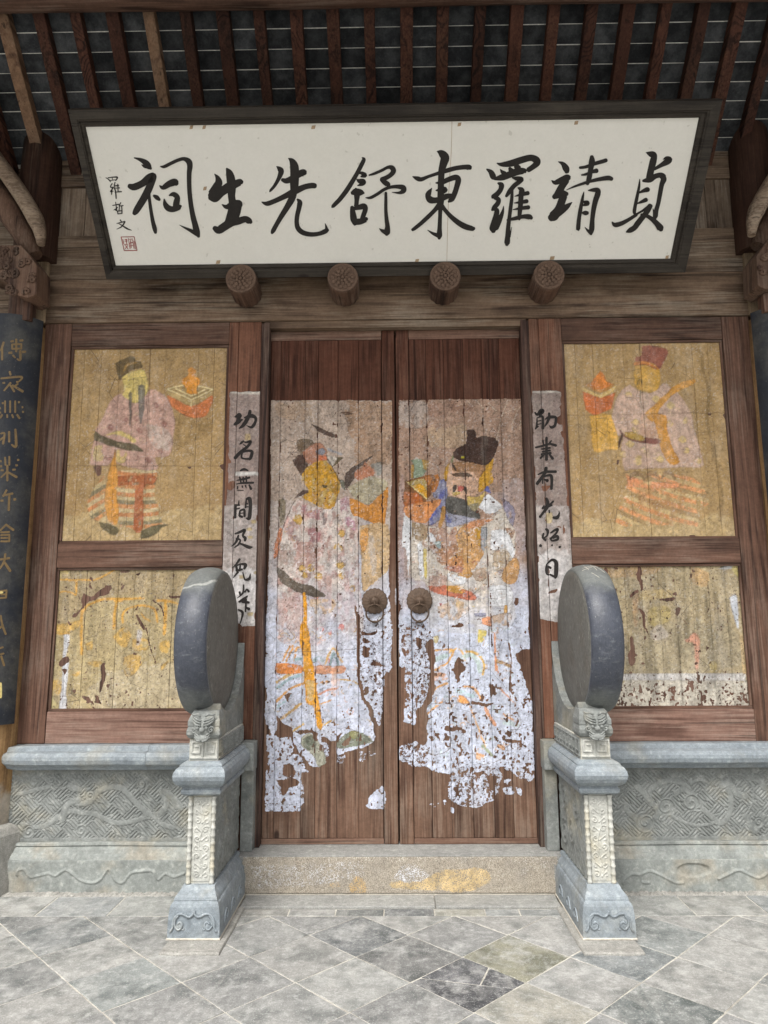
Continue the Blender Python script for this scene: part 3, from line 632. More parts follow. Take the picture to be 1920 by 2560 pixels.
    rings = [[(xx, .272-.014*r.random(), -.003), (xx, .280-.008*r.random(), .003+.005*r.random()), (xx, .305, .006+.012*r.random()), (xx, .33, -.003)] for xx in xs]; lm.loft(rings).build('lime_joint', M['pad'], t)
    boxo('core', M['grey'], t, x0, x1, .42, .60, -.003, .846, 0)
    return t
dado(-1); dado(1)

# ---- stone drums
def drum_stone(sgn):
    cx = sgn*1.0445
    lab = ('grey stone drum on carved pedestal with a pale vein across its top', 'grey stone drum on carved pedestal with scratched white strokes on its crown')[sgn > 0]
    t = thing('drum_stone', (cx, 0, 0), lab, 'stone drum', 'pair of stone drums flanking the doorway')
    pd = MB(); rr = random.Random(3+sgn)
    P = [(cx-.13, -.525), (cx-.05, -.53), (cx+.06, -.522), (cx+.155*1, -.52)] if sgn < 0 else [(cx-.165, -.51), (cx, -.515), (cx+.13, -.512)]
    P = [(cx-sgn*a_, b_) for a_, b_ in ((-.128,-.515),(-.04,-.527),(.06,-.518),(.166,-.522),(.170,-.2),(.168,.068),(-.10,.068),(-.122,-.2))]; P = P if sgn < 0 else P[::-1]
    MB().loft([[(x, y, -.003) for x, y in P], [(x, y, .006) for x, y in P], [(cx+(x-cx)*.97, y*.988, .0125) for x, y in P]]).build('pad', M['pad'], t)
    def rect(hw, yf, z, yb=.30): return [(cx-hw, yf, z), (cx+hw, yf, z), (cx+hw, yb, z), (cx-hw, yb, z)]
    ft = MB().loft([rect(*a) for a in ((.1325,-.375,.0155),(.1330,-.376,.05),(.131,-.374,.12),(.125,-.371,.165),(.119,-.366,.180),(.112,-.358,.186),(.110,-.352,.188),(.112,-.354,.192),(.108,-.350,.204),(.100,-.338,.216),(.090,-.315,.228),(.086,-.305,.238),(.083,-.295,.246))]).build('foot', M['blue'], t, .0025)
    MB().loft([rect(*a) for a in ((.136,-.381,.0135),(.137,-.382,.018),(.1335,-.377,.022))]).build('lime_bed', M['lime'], t)
    # cloud scroll on the front of the foot
    sc = MB()
    for s in (-1, 1):
        pts = [(0,.150),(.006*s,.132),(.02*s,.122),(.035*s,.124),(.055*s,.134),(.078*s,.134),(.096*s,.118),(.104*s,.092),(.106*s,.07),(.118*s,.052)]
        Q = smooth_line([np.array(p) for p in pts], 4); sc.tube([(cx+q[0], -.3775, q[1]) for q in Q], [.0062]*len(Q), 6)
        Q = smooth_line([np.array(p) for p in [(.078*s,.128),(.094*s,.108),(.094*s,.080),(.078*s,.062),(.062*s,.070),(.058*s,.088),(.070*s,.097),(.080*s,.088)]], 4); sc.tube([(cx+q[0], -.3775, q[1]) for q in Q], [.0058]*len(Q), 6)
        sc.ball((cx+.070*s, -.375, .078), (.02, .006, .018)); sc.tube([(cx+.062*s, -.376, .066), (cx+.05*s, -.376, .058), (cx+.046*s, -.375, .07)], .004, 6)
    sc.build('cloud_scroll', M['blue'], ft)
    xin = cx-sgn*.1335
    for y0 in (-.28, -.12, .06):
        Q = smooth_line([np.array(p) for p in [(y0,.06),(y0+.02,.10),(y0+.05,.11),(y0+.08,.09),(y0+.07,.065),(y0+.05,.07)]], 4); MB().tube([(xin, q[0], q[1]) for q in Q], .005, 6).build('side_scroll', M['blue'], ft)
    # shaft core + carved front, sides and bamboo edges
    sh = boxo('shaft', M['pale'], t, cx-.066, cx+.066, -.272, .345, .244, .686, .002)
    def Hv(u, v):
        h = np.zeros_like(u); c = .048
        stem = [(c+.012*math.sin(z*26), z) for z in np.linspace(.02, .40, 24)]; h = ridge(h, u, v, stem, .0035, .004)
        for k_, z in enumerate(np.linspace(.035, .39, 9)):
            s = 1 if k_ % 2 else -1; h = ridge(h, u, v, spiral((c+s*.022, z), .018, 1.3, 2+k_, s), .0034, .0046); h = ridge(h, u, v, [(c, z-.012), (c-s*.014, z), (c-s*.030, z+.012)], .0036, .0042); h = ridge(h, u, v, [(c-s*.03, z+.012), (c-s*.036, z-.006), (c-s*.024, z-.012)], .0032, .004)
        return h+.001*vnoise(u, v, 60, 3)
    relief('vine_carving', M['pale'], sh, (cx-.048, -.2735, .256), (1, 0, 0), .096, .422, Hv, .0022, .004)
    for s in (-1, 1):
        b = MB(); x = cx+s*.0615; zz = .246; R = []; Pp = []
        while zz < .680:
            for dz, r in ((0, .0115), (.004, .0138), (.010, .0138), (.014, .0115), (.032, .0105)): Pp.append((x, -.2775, min(zz+dz, .684))); R.append(r)
            zz += .0385
        b.tube(Pp, R, 8).build('bamboo_edge', M['pale'], sh)
    def Hs(u, v):
        n = vnoise(u, v, 14, 12, 3); h = .0045*(np.clip(np.sin((u*120+9*n)+v*60)*2, -1, 1)*.5+.5)
        for c_ in ((.15,.32),(.30,.18),(.42,.34),(.13,.12)): h = ridge(h, u, v, spiral(c_, .08, 2.2, c_[0]*9), .009, .011)
        return h
    for s in (-1, 1):
        U = (0, 1, 0) if s > 0 else (0, -1, 0)
        if s != -sgn: continue
        relief('side_carving', M['grey'], sh, (cx+s*.0665, -.258 if s > 0 else .342, .25), U, .60, .43, Hs, .005, .004)
    cap = MB().loft([rect(*a, .345) for a in ((.070,-.28,.685),(.094,-.303,.690),(.103,-.318,.700),(.106,-.322,.714),(.104,-.321,.722),(.098,-.314,.726),(.099,-.316,.733),(.112,-.336,.742),(.126,-.357,.757),(.135,-.369,.776),(.138,-.375,.796),(.135,-.370,.816),(.126,-.356,.832),(.117,-.344,.839),(.113,-.337,.840),(.113,-.337,.848),(.104,-.322,.855),(.090,-.300,.862))]).build('cap_moulding', M['blue'], t, .0015)
    fr = boxo('fret_block', M['pale'], t, cx-.078, cx+.078, -.282, .36, .861, .976, .002)
    def mean(u, v, n, wcell, hcell):
        h = np.full_like(u, .0)
        for k_ in range(n):
            o = k_*wcell; q = wcell/7; w_ = hcell/6.2
            P = [(o+q*.4, w_*.6), (o+wcell-q*.5, w_*.6), (o+wcell-q*.5, hcell-w_*.6), (o+q*1.2, hcell-w_*.6), (o+q*1.2, w_*2.2), (o+wcell-q*2, w_*2.2), (o+wcell-q*2, w_*4.2), (o+q*3, w_*4.2)]
            d = segdist(u, v, P); h = np.maximum(h, np.where(d < .0052, .0075*np.clip((.0052-d)/.0014, 0, 1), 0))
        return h
    relief('fret_carving', M['pale'], fr, (cx-.075, -.2835, .868), (1, 0, 0), .150, .102, lambda u, v: mean(u, v, 2, .075, .102), .0016, .004)
    s = -sgn; U = (0, 1, 0) if s > 0 else (0, -1, 0)
    relief('fret_carving', M['grey'], fr, (cx+s*.0785, -.275 if s > 0 else .35, .868), U, .62, .102, lambda u, v: mean(u, v, 8, .0775, .102), .0025, .004)
    # cushion roll and beast head
    cu = MB().loft([rect(*a, -.17) for a in ((.074,-.280,.976),(.084,-.300,.984),(.090,-.312,1.0),(.090,-.314,1.02),(.086,-.308,1.034),(.084,-.305,1.04),(.086,-.308,1.046),(.086,-.306,1.07),(.078,-.285,1.095),(.070,-.25,1.12))]).build('cushion', M['grey'], t, .004)
    hd = MB(); y = -.318
    hd.ball((cx, y+.004, 1.036), (.052, .026, .052), 14, 9); hd.ball((cx, y-.020, 1.028), (.016, .016, .014)); hd.ball((cx, y-.012, .985), (.040, .022, .020), 12, 7)
    for s in (-1, 1):
        for k_ in range(3): hd.tube([(cx+s*.006, y-.024+k_*.004, 1.050+k_*.012), (cx+s*.03, y-.022+k_*.006, 1.055+k_*.013), (cx+s*.052, y-.006+k_*.004, 1.068+k_*.012), (cx+s*.060, y+.01, 1.085+k_*.010)], [.005, .006, .005, .003], 6)
        hd.ball((cx+s*.024, y-.022, 1.038), .009); Q = spiral((cx+s*.046, 1.028), .018, 1.5, .5, s); hd.tube([(q[0], y-.012, q[1]) for q in Q], .0045, 6)
        for k_ in range(3): hd.tube([(cx+s*.004, y-.030+k_*.003, .972+k_*.011), (cx+s*.024, y-.026+k_*.003, .976+k_*.013), (cx+s*.042, y-.010, .992+k_*.012)], [.005, .005, .003], 6)
        hd.tube([(cx+s*.012, y-.006, 1.095), (cx+s*.03, y-.004, 1.108), (cx+s*.05, y, 1.103), (cx+s*.062, y+.006, 1.112)], [.006, .008, .006, .003], 6)
    hd.build('beast_head', M['grey'], cu)
    # support slab behind the drum
    pr = [(-.25,.976),(.41,.976),(.41,1.300),(.400,1.318),(.388,1.335),(.398,1.40),(.396,1.47)]+[(.398*math.cos(a_), 1.49+.398*math.sin(a_)) for a_ in np.radians(np.linspace(-6, -122, 20))]
    xa, xb = sorted((sgn*.978, sgn*1.118))
    MB().loft([[(xa, a, b) for a, b in pr], [(xb, a, b) for a, b in pr]]).build('back_slab', M['grey'], t, .004)
    # drum
    dx = sgn*1.1075; c = (dx, 0.0, 1.49)
    prof = [(-.0875,.396),(-.0845,.404),(-.07,.414),(-.045,.424),(-.015,.429),(.015,.429),(.045,.424),(.07,.414),(.0845,.404),(.0875,.396)]
    dr = MB().lathe(prof, c, 'x', 96).build('drum_rim', (M['rim_vein'], M['rim_plain'])[sgn > 0], t)
    for s in (-1, 1): MB().lathe([(s*.080,.399),(s*.087,.394),(s*.092,.36),(s*.099,.25),(s*.104,.10),(s*.105,.004)], c, 'x', 96).build('drum_face', M['face'], t)
    if sgn > 0:
        sx = MB()
        for a, b in (((-.05,.10),(.05,.14)),((-.03,.16),(-.025,.05)),((.01,.17),(.02,.04)),((-.06,.06),(.0,.09)),((.03,.12),(.06,.03)),((-.02,.0),(.01,-.06))):
            pts = []
            for q in np.linspace(0, 1, 6):
                xo = a[0]+(b[0]-a[0])*q; an = math.pi/2+.55-(a[1]+(b[1]-a[1])*q)*2.0; rad = np.interp(xo, [p[0] for p in prof], [p[1] for p in prof])+.0004
                pts.append((dx+xo, -rad*math.cos(math.pi-an) if False else rad*math.cos(an), 1.49+rad*math.sin(an)))
            sx.tube(pts, .0016, 5)
        sx.build('scratch_mark', M['lime'], dr)
    return t
drum_stone(-1); drum_stone(1)
def jamb_stone(sgn):
    t = thing('jamb_stone', (sgn*.92, .4, .22), ('narrow grey stone block at the jamb foot beside the veined drum', 'narrow stone block at the jamb foot beside the scratched drum')[sgn > 0], 'stone block')
    a, b = sorted((sgn*.885, sgn*.97)); boxo('upper_block', M['grey'], t, a, b, .30, .47, .702, .868, .004)
    a, b = sorted((sgn*.89, sgn*.965)); boxo('slab', M['grey'], t, a, b, .335, .468, .2295, .700, .004)
    a, b = sorted((sgn*.905, sgn*.975)); boxo('filler', M['kerb'], t, a, b, .252, .40, .0145, .228, .004)
jamb_stone(-1); jamb_stone(1)

# ---- timber frame of the front wall
tf = thing('timber_frame', (0, .5, .85), 'red-brown timber frame of stiles and rails around doors and panels', 'timber frame')
for sgn in (-1, 1):
    def bx(n_, m_, a, b, y0, y1, z0, z1, **k_): a, b = sorted((sgn*a, sgn*b)); return boxo(n_, M[m_], tf, a, b, y0, y1, z0, z1, **k_)
    bx('stile', 'frame_v', 2.235, 2.42, YF, .50, .8485, 3.652, cuts=20, jit=.0015, seed=sgn)
    bx('rail', 'frame_h', 1.142, 2.233, YF+.002, .50, 3.492, 3.652, cuts=14, jit=.0012, seed=2*sgn)
    bx('rail', 'frame_h', 1.142, 2.233, YF+.002, .50, 1.962, 2.122, cuts=14, jit=.0012, seed=3*sgn)
    bx('rail', 'rail_pale', 1.142, 2.233, YF+.002, .50, .8495, 1.044, cuts=14, jit=.0012, seed=4*sgn)
    for z0, z1 in ((2.122, 3.492), (1.044, 1.962)):     # mitred bead round each panel
        for a, b, c_, d in ((1.142, 2.233, z0, z0+.018), (1.142, 2.233, z1-.018, z1)): bx('bead', 'frame_h', a, b, YF+.012, .50, c_, d, bevel=.005)
        for a, b in ((1.142, 1.158), (2.217, 2.233)): bx('bead', 'frame_v', a, b, YF+.0125, .50, z0+.018, z1-.018, bevel=.005)
    bx('jamb_post', 'dark_v', .862, .9, YF-.008, .56, .2297, 3.642, cuts=24, jit=.0012, seed=6*sgn)
    bx('jamb_post', 'dark_v', .9, .918, YF+.006, .56, .87, 3.642, bevel=.002)
boxo('door_head', M['beam'], tf, -.90, .90, YF+.004, .56, 3.604, 3.655, cuts=20, jit=.0015, seed=5)
boxo('light_stop_backing', M['darkbeam'], tf, -2.6, 2.6, .62, .66, .0, 5.4, 0)  # unseen sheet added behind the wall to keep light from leaking through

# jamb boards with the brushed couplets
def strokes(mb, SS, mapf, kw, dz=.0002, n=5):
    """each stroke = [(x,y,w),...] in crop pixels; mapf(x,y,lift)->world point on its surface; widths in crop pixels"""
    for si, s in enumerate(SS):
        P = smooth_line([np.array(p, float) for p in s], n) if len(s) > 2 else [np.array(p, float) for p in s]
        P = [p for i, p in enumerate(P) if i == 0 or np.hypot(*(p[:2]-P[i-1][:2])) > .5]
        if len(P) < 2: continue
        Lp, Rp = [], []
        for i, p in enumerate(P):
            d = P[min(i+1, len(P)-1)][:2]-P[max(i-1, 0)][:2]; d = d/(np.hypot(*d)+1e-9); nn = np.array([-d[1], d[0]]); h = max(p[2], 1.5)*.5*kw
            if i == 0:
                for a in (70, 40): Lp.append(p[:2]-d*h*math.sin(math.radians(a))*.8+nn*h*math.cos(math.radians(a))); Rp.append(p[:2]-d*h*math.sin(math.radians(a))*.8-nn*h*math.cos(math.radians(a)))
            Lp.append(p[:2]+nn*h); Rp.append(p[:2]-nn*h)
            if i == len(P)-1:
                for a in (40, 70): Lp.append(p[:2]+d*h*math.sin(math.radians(a))*.8+nn*h*math.cos(math.radians(a))); Rp.append(p[:2]+d*h*math.sin(math.radians(a))*.8-nn*h*math.cos(math.radians(a)))
        m = len(Lp); V = [mapf(*q, si*dz) for q in Lp]+[mapf(*q, si*dz) for q in Rp]
        mb.add(V, [(i, i+1, m+i+1, m+i) for i in range(m-1)])
    return mb
CL1, CL2, CR1, CR2 = Crop(560, 960, .16282), Crop(560, 1280, .16282), Crop(1310, 960, .16282), Crop(1310, 1280, .16282)
COUP = {-1: [(CL1, [[(170,505,20),(230,480,60),(255,490,40)],[(235,500,50),(215,560,50),(190,610,40)],[(160,622,30),(210,590,50),(280,545,20)],[(310,520,14),(370,500,40),(430,490,50),(480,515,40),(485,570,36),(450,640,40),(410,665,30),(345,635,6)],[(400,415,40),(385,480,46),(340,570,50),(290,640,44),(235,680,16)]]),
 (CL1, [[(300,870,14),(270,900,30),(240,925,12)],[(290,880,10),(340,895,24),(410,880,34),(370,950,36),(300,1010,40),(240,1060,44),(170,1135,44)],[(300,1040,30),(360,1025,30),(430,1040,40),(410,1130,40),(390,1160,24)],[(280,1050,24),(270,1130,24),(340,1150,24),(400,1145,30)],[(300,930,14),(330,950,14)]]),
 (CL1, [[(250,1330,20),(310,1310,36),(370,1330,16)],[(195,1480,10),(300,1460,30),(395,1435,24)],[(185,1535,8),(300,1520,26),(450,1515,26)],[(240,1430,24),(265,1530,20)],[(295,1430,20),(300,1520,20)],[(340,1420,20),(345,1510,20)],[(210,1575,20),(205,1610,16)],[(280,1565,20),(285,1590,14)],[(330,1560,20),(340,1590,14)],[(385,1550,20),(415,1610,36)],[(200,1632,8),(300,1632,10)]]),
 (CL1, [[(230,1790,14),(225,1840,22)],[(170,1860,26),(240,1860,20)],[(180,1860,30),(175,1950,30),(170,2050,36)],[(190,1920,20),(240,1905,16)],[(345,1760,20),(335,1840,22),(330,1900,22)],[(340,1770,20),(390,1760,50),(405,1850,46),(400,1960,46),(385,2060,50),(340,2060,16)],[(340,1830,12),(360,1840,24)],[(330,1890,14),(370,1885,16)],[(245,1950,24),(240,2020,30),(280,2040,30)],[(250,1945,24),(310,1930,30),(315,2030,30)],[(260,1985,12),(300,1980,12)]]),
 (CL2, [[(170,335,20),(240,310,34),(320,275,34),(290,360,30),(325,400,40),(320,440,30)],[(220,360,24),(200,430,34),(160,490,24),(105,530,6)],[(190,410,24),(250,430,24),(220,500,24),(160,545,14)],[(240,480,20),(310,510,34),(380,540,44),(430,540,20)]]),
 (CL2, [[(240,725,30),(180,810,24),(120,865,5)],[(180,830,20),(260,800,24),(330,810,44),(310,870,30)],[(190,840,30),(200,900,36)],[(250,820,20),(240,900,30)],[(190,900,30),(280,880,24)],[(215,920,30),(140,1010,8)],[(290,930,16),(310,1010,20),(330,1040,24),(390,1020,36),(405,945,6)]]),
 (CL2, [[(300,1120,20),(290,1240,26),(205,1320,8)],[(240,1230,30),(250,1280,20)],[(320,1230,20),(350,1190,24),(380,1220,30)],[(230,1380,24),(300,1340,40),(360,1290,16)],[(290,1370,50),(380,1390,30)],[(340,1340,24),(330,1530,20)],[(330,1460,20),(385,1490,40)],[(220,1500,20),(285,1540,34),(270,1640,20),(245,1720,10)]])],
 1: [(CR1, [[(170,440,24),(205,470,34),(260,410,50),(290,420,44),(240,480,30)],[(200,520,14),(195,640,26),(175,690,20)],[(210,515,14),(280,500,34),(290,580,34),(290,680,40)],[(210,570,14),(260,560,14)],[(210,620,14),(260,610,14)],[(215,650,24),(180,685,16)],[(325,540,14),(390,510,40),(480,510,34),(490,560,36),(470,640,36),(420,665,36),(390,640,10)],[(385,450,30),(385,520,36),(350,600,30),(320,650,12)]]),
 (CR1, [[(345,825,34),(345,920,34),(345,1000,34),(345,1080,34),(345,1160,40)],[(290,870,26),(300,920,20)],[(420,870,20),(390,910,24)],[(180,975,24),(300,945,26),(400,920,26),(490,945,34)],[(270,1000,20),(400,980,24)],[(280,1040,20),(400,1020,24)],[(270,1080,30),(410,1060,30)],[(300,1090,30),(250,1140,24)],[(390,1080,24),(440,1145,36)]]),
 (CR1, [[(340,1285,40),(330,1350,40),(270,1440,40),(200,1530,40)],[(215,1390,16),(320,1350,30),(490,1345,34)],[(290,1420,20),(285,1530,16)],[(310,1420,20),(400,1400,36),(425,1440,40),(425,1540,36),(420,1610,36)],[(310,1470,20),(360,1480,36),(350,1500,20)]]),
 (CR1, [[(345,1755,30),(365,1820,44),(350,1900,44),(290,1980,30),(245,2040,34)],[(285,1900,20),(310,1860,10)],[(450,1800,26),(400,1850,24)],[(280,1910,24),(360,1880,40),(430,1860,20)],[(385,1940,20),(390,1980,16)],[(450,2050,30),(510,2050,44),(540,1990,20),(535,1950,8)]]),
 (CR2, [[(300,330,24),(290,390,30),(330,430,30)],[(340,265,34),(365,290,36),(355,360,24),(310,400,20),(330,440,24)],[(410,320,20),(470,280,30),(520,265,30),(490,330,26),(410,410,30)],[(450,400,24),(510,370,34),(515,420,34),(430,440,24),(400,400,20)],[(250,515,40),(262,520,30)],[(430,510,30),(440,520,10)],[(545,540,34),(560,530,20)]]),
 (CR2, [[(350,800,20),(345,880,40),(355,950,30),(380,965,20)],[(360,790,20),(430,735,34),(490,770,50),(495,870,56),(490,970,50),(480,1010,30)],[(400,960,24),(460,990,30)],[(380,840,30),(410,860,30)]])]}
for sgn in (-1, 1):
    a, b = sorted((sgn*.918, sgn*1.142)); zlo = .87
    t = thing('couplet_board', (sgn*1.03, .44, zlo), ('door jamb board with peeling white couplet of seven brushed characters beside the yellow-faced door guardian', 'door jamb board with peeling white couplet of six brushed characters beside the black-crowned door guardian')[sgn > 0], 'couplet')
    cv = Canvas(a, b, 1.45, 3.2, YF, .004, (150,132,124), 20+sgn, 1.0)
    c1, c2 = (CL1, CL2) if sgn < 0 else (CR1, CR2)
    full = [(90,120),(600,120),(560,1300),(540,2200),(20,2200),(60,1400)] if sgn < 0 else [(60,110),(570,110),(640,1400),(680,2200),(150,2200),(100,1400)]
    low = [(40,-100),(555,-100),(510,1760),(280,1760),(225,1720),(-100,1720),(-100,-100)] if sgn < 0 else [(150,-100),(690,-100),(800,1650),(480,1690),(200,1640)]
    cv.poly(c1, full, cov=1, warp=.004, smooth=False); cv.poly(c2, low, (176,164,158), cov=1, warp=.006, smooth=False)
    cv.poly(c2, [(-100,900),(560,900),(520,1800),(-100,1800)] if sgn < 0 else [(150,650),(800,650),(800,1700),(200,1700)], (206,202,200), alpha=.8, warp=.03)
    cv.poly(c1, [(90,120),(600,120),(600,155),(90,150)] if sgn < 0 else [(60,110),(550,105),(550,145),(60,145)], (206,198,186), alpha=.8)
    if sgn < 0:
        cv.poly(c1, [(320,770),(405,770),(410,870),(310,870)], (190,164,120), smooth=False); cv.poly(c1, [(175,1345),(570,1340),(570,1405),(175,1410)], (205,200,194), smooth=False, warp=.002); cv.poly(c1, [(60,1490),(165,1480),(160,1590),(60,1640)], cov=0); cv.poly(c1, [(60,1080),(100,1130),(115,1210),(60,1220)], cov=0)
        for c_ in ((445,150,c2),(385,265,c2),(400,390,c2),(270,1000,c2),(485,930,c2),(395,1570,c2)): cv.poly(c_[2], [(c_[0]-40,c_[1]-20),(c_[0]+35,c_[1]-28),(c_[0]+40,c_[1]+20),(c_[0]-30,c_[1]+26)], (184,162,108), alpha=.8)
    else:
        for P in ([(560,330),(600,330),(600,640),(500,560),(570,470)], [(540,740),(600,740),(600,850)], [(275,1550),(400,1560),(330,1640),(280,1640)], [(90,1000),(130,1110),(90,1100)]): cv.poly(c1, P, cov=0)
        cv.poly(c1, [(340,1990),(430,1980),(430,2130),(350,2130)], (206,186,146)); cv.poly(c2, [(480,210),(550,205),(555,245)], cov=0); cv.poly(c2, [(600,130),(625,300),(610,400),(600,250)], cov=0); cv.poly(c2, [(380,1240),(500,1180),(510,1215),(400,1260)], cov=0)
    cv.finish(2, .14, .22, 40)
    split = sgn*1.075 if sgn < 0 else sgn*.985
    for p, q in ((a, split), (split, b)):
        board('plank', M['jamb'], t, p, q, zlo, 3.652, YF+.004, .03, cv, .0045, seed=3)
    for crop, SS in COUP[sgn]:
        def mp(x, y, l, crop=crop): q = onY(*crop(x, y), YF+.0015); q[1] -= l; return q
        strokes(MB(), SS, mp, 1.2).build('character', M['inkfade'], t)
# ---- painted side panels
K1, K2, K3_, K4_ = Crop(120, 800, .28933), Crop(1380, 780, .32549), Crop(100, 1360, .27728), Crop(1460, 1360, .27728)
def panel(sgn, z0, z1, cv, mat, lab, joints):
    t = thing('painted_panel', (sgn*1.69, YP, z0), lab, 'painted panel')
    e = sorted([sgn*1.150, *joints, sgn*2.225])
    for n_, (a, b) in enumerate(zip(e[:-1], e[1:])): board('board', M[mat], t, a, b, z0, z1, YP, .02, cv, .0042, gap=(.0003, .0008, .0002)[n_ % 3], seed=n_+40, ease=.0008)
    return t
def jx(crop, xs, y): return [float(onY(*crop(x, y), YP)[0]) for x in xs]
G_UP, G_LO, G_DR = 1.25, 1.05, 1.05
BG = (158,130,88)
# upper panel: official with tray (beside the veined drum)
cv = Canvas(-2.235, -1.14, 2.10, 3.51, YP, .0042, BG, 31, G_UP); cv.a[:] = 1
PK = (178,143,128); ST = [(182,118,74), (180,162,122), (112,106,84), (186,126,80), (190,172,134)]
cv.poly(K1, [(100,1700),(700,1650),(1500,1650),(1520,1910),(90,1910)], (176,154,112), alpha=.6, warp=.04)
cv.poly(K1, [(1100,850),(1400,850),(1420,900),(1380,1000),(1140,1100),(1080,1180)], (134,108,68), alpha=.6, rub=.42)
cv.stripes(K1, [(480,1340),(420,1420),(350,1540),(340,1620),(360,1700),(490,1740),(500,1500)], ST, (.6,1), .028, 0, .85, .36)
cv.stripes(K1, [(600,1300),(930,1300),(920,1450),(940,1600),(985,1745),(970,1770),(800,1810),(700,1790),(600,1740)], ST, (-.25,1), .028, .5, .85, .34)
cv.poly(K1, [(600,1345),(920,1345),(910,1420),(830,1450),(815,1805),(738,1805),(745,1450),(600,1430)], (158,92,56), rub=.3)
cv.poly(K1, [(590,650),(540,700),(490,800),(440,900),(410,960),(395,1030),(370,1180),(370,1250),(520,1250),(560,1180),(580,1110),(600,1240),(930,1300),(920,1190),(1010,1190),(1060,1140),(1080,1000),(1095,900),(1080,800),(1040,690),(960,620),(880,605),(850,640),(700,680),(640,640)], PK, rub=.18)
cv.poly(K1, [(850,900),(1000,930),(1060,1000),(1040,1130),(900,1080)], (176,160,148), alpha=.7, rub=.35)
for c_ in ((540,930),(660,860),(760,850),(790,960),(440,1080),(520,1190),(650,1200),(760,1190),(865,1210),(930,740),(990,800),(980,1130),(1000,900),(560,720),(640,760)): cv.poly(K1, [(c_[0]-34,c_[1]-6),(c_[0],c_[1]-28),(c_[0]+32,c_[1]),(c_[0]+4,c_[1]+28)], (136,92,84), alpha=.75, rub=.46)
cv.poly(K1, [(400,1090),(470,1080),(480,1200),(390,1210)], (180,162,104), alpha=.7, rub=.45); cv.poly(K1, [(590,1120),(680,1130),(660,1230),(590,1220)], (186,164,98), alpha=.8, rub=.42)
cv.poly(K1, [(640,490),(650,570),(660,620),(640,650),(700,690),(760,720),(850,650),(862,560),(850,470),(820,430),(760,440),(700,460)], (196,174,102), rub=.14)
for P, wd in (([(700,520),(740,510),(775,525)], 7), ([(805,500),(830,495)], 7), ([(740,560),(760,545),(790,560)], 5), ([(780,600),(810,560),(815,520)], 5)): cv.line(K1, P, wd, (92,74,48), .8)
cv.poly(K1, [(583,400),(590,375),(650,340),(730,312),(760,355),(800,360),(815,415),(740,430),(680,465),(640,500),(610,510)], (98,82,56)); cv.poly(K1, [(655,405),(700,372),(760,362),(770,374),(700,398),(660,436),(640,470)], (150,118,66), alpha=.8)
cv.line(K1, [(520,512),(600,518),(670,510)], 7, (104,80,50), .8); cv.line(K1, [(410,355),(485,450),(520,512)], 5, (104,80,50), .7); cv.line(K1, [(485,450),(560,425)], 5, (104,80,50), .7)
cv.poly(K1, [(698,635),(725,635),(718,860),(700,900)], (86,82,76), alpha=.85, rub=.2); cv.poly(K1, [(776,568),(832,568),(834,720),(812,880),(795,880),(780,700)], (92,90,86), alpha=.85, rub=.22); cv.line(K1, [(805,590),(808,700)], 8, (140,136,128), .7)
cv.poly(K1, [(490,1000),(600,955),(690,985),(760,1040),(740,1065),(660,1010),(580,990)], (190,168,104), rub=.25)
cv.poly(K1, [(405,955),(500,1010),(620,1050),(740,1070),(800,1110),(820,1140),(720,1130),(560,1095),(450,1055),(395,1030)], (96,86,66))
cv.poly(K1, [(575,1105),(560,1200),(530,1270),(510,1370),(490,1500),(495,1640),(520,1735),(590,1765),(608,1650),(590,1500),(600,1380),(590,1250)], (190,134,62), rub=.12)
cv.poly(K1, [(395,1265),(455,1260),(450,1340),(420,1345)], (98,72,62))
cv.poly(K1, [(435,1740),(560,1770),(620,1820),(560,1860),(470,1800)], (98,88,64)); cv.poly(K1, [(800,1830),(900,1780),(1045,1770),(980,1800),(940,1850),(805,1895)], (98,90,66))
cv.poly(K1, [(1030,640),(1060,740),(1140,800),(1230,845),(1350,840),(1400,760),(1425,650),(1240,745)], (188,112,66)); cv.poly(K1, [(1030,600),(1200,552),(1425,600),(1240,692)], (150,126,84), smooth=False); cv.poly(K1, [(1030,610),(1240,700),(1425,606),(1425,650),(1240,748),(1030,648)], (166,142,96), smooth=False)
for A, B in (((1030,600),(1240,692)),((1240,692),(1425,600)),((1425,600),(1210,556)),((1210,556),(1030,600)),((1100,600),(1240,660)),((1240,660),(1360,604)),((1240,692),(1240,748))): cv.line(K1, [A, B], 9, (216,200,152), .9)
cv.poly(K1, [(1235,410),(1275,440),(1270,490),(1312,512),(1316,550),(1280,590),(1290,640),(1200,640),(1195,600),(1158,560),(1160,510),(1210,480),(1210,430)], (200,134,50))
for A in ([(130,1256),(500,1258),(830,1262),(1200,1260),(1530,1262)], [(880,260),(872,900),(830,1800)]): cv.line(K1, A, 5, (84,66,46), .7)
for P in ([(1195,1260),(1240,1258),(1215,1278)], [(1480,1262),(1550,1235),(1545,1310),(1500,1290)], [(350,222),(372,218),(372,236)]): cv.poly(K1, P, cov=0)
for c_, n_ in (((104,74,62), 46), ((196,178,140), 30)): cv.curls(K1, [(560,720),(420,960),(380,1200),(920,1280),(1080,1000),(1060,760),(900,640),(720,720)], n_, c_, 5, 22, n_, .7)
for c_, n_ in (((98,66,44), 40), ((190,166,120), 30)): cv.curls(K1, [(480,1350),(350,1600),(500,1740),(970,1750),(920,1350)], n_, c_, 5, 20, n_, .6)
cv.curls(K1, [(1050,650),(1240,760),(1400,660),(1340,830),(1150,800)], 14, (120,74,46), 5, 26, 4, .6); cv.curls(K1, [(640,480),(660,640),(840,640),(850,470)], 10, (110,88,50), 4, 16, 5, .6)
cv.finish(1, .1, .14, 30, soft=1, streak=.05, dust=.08)
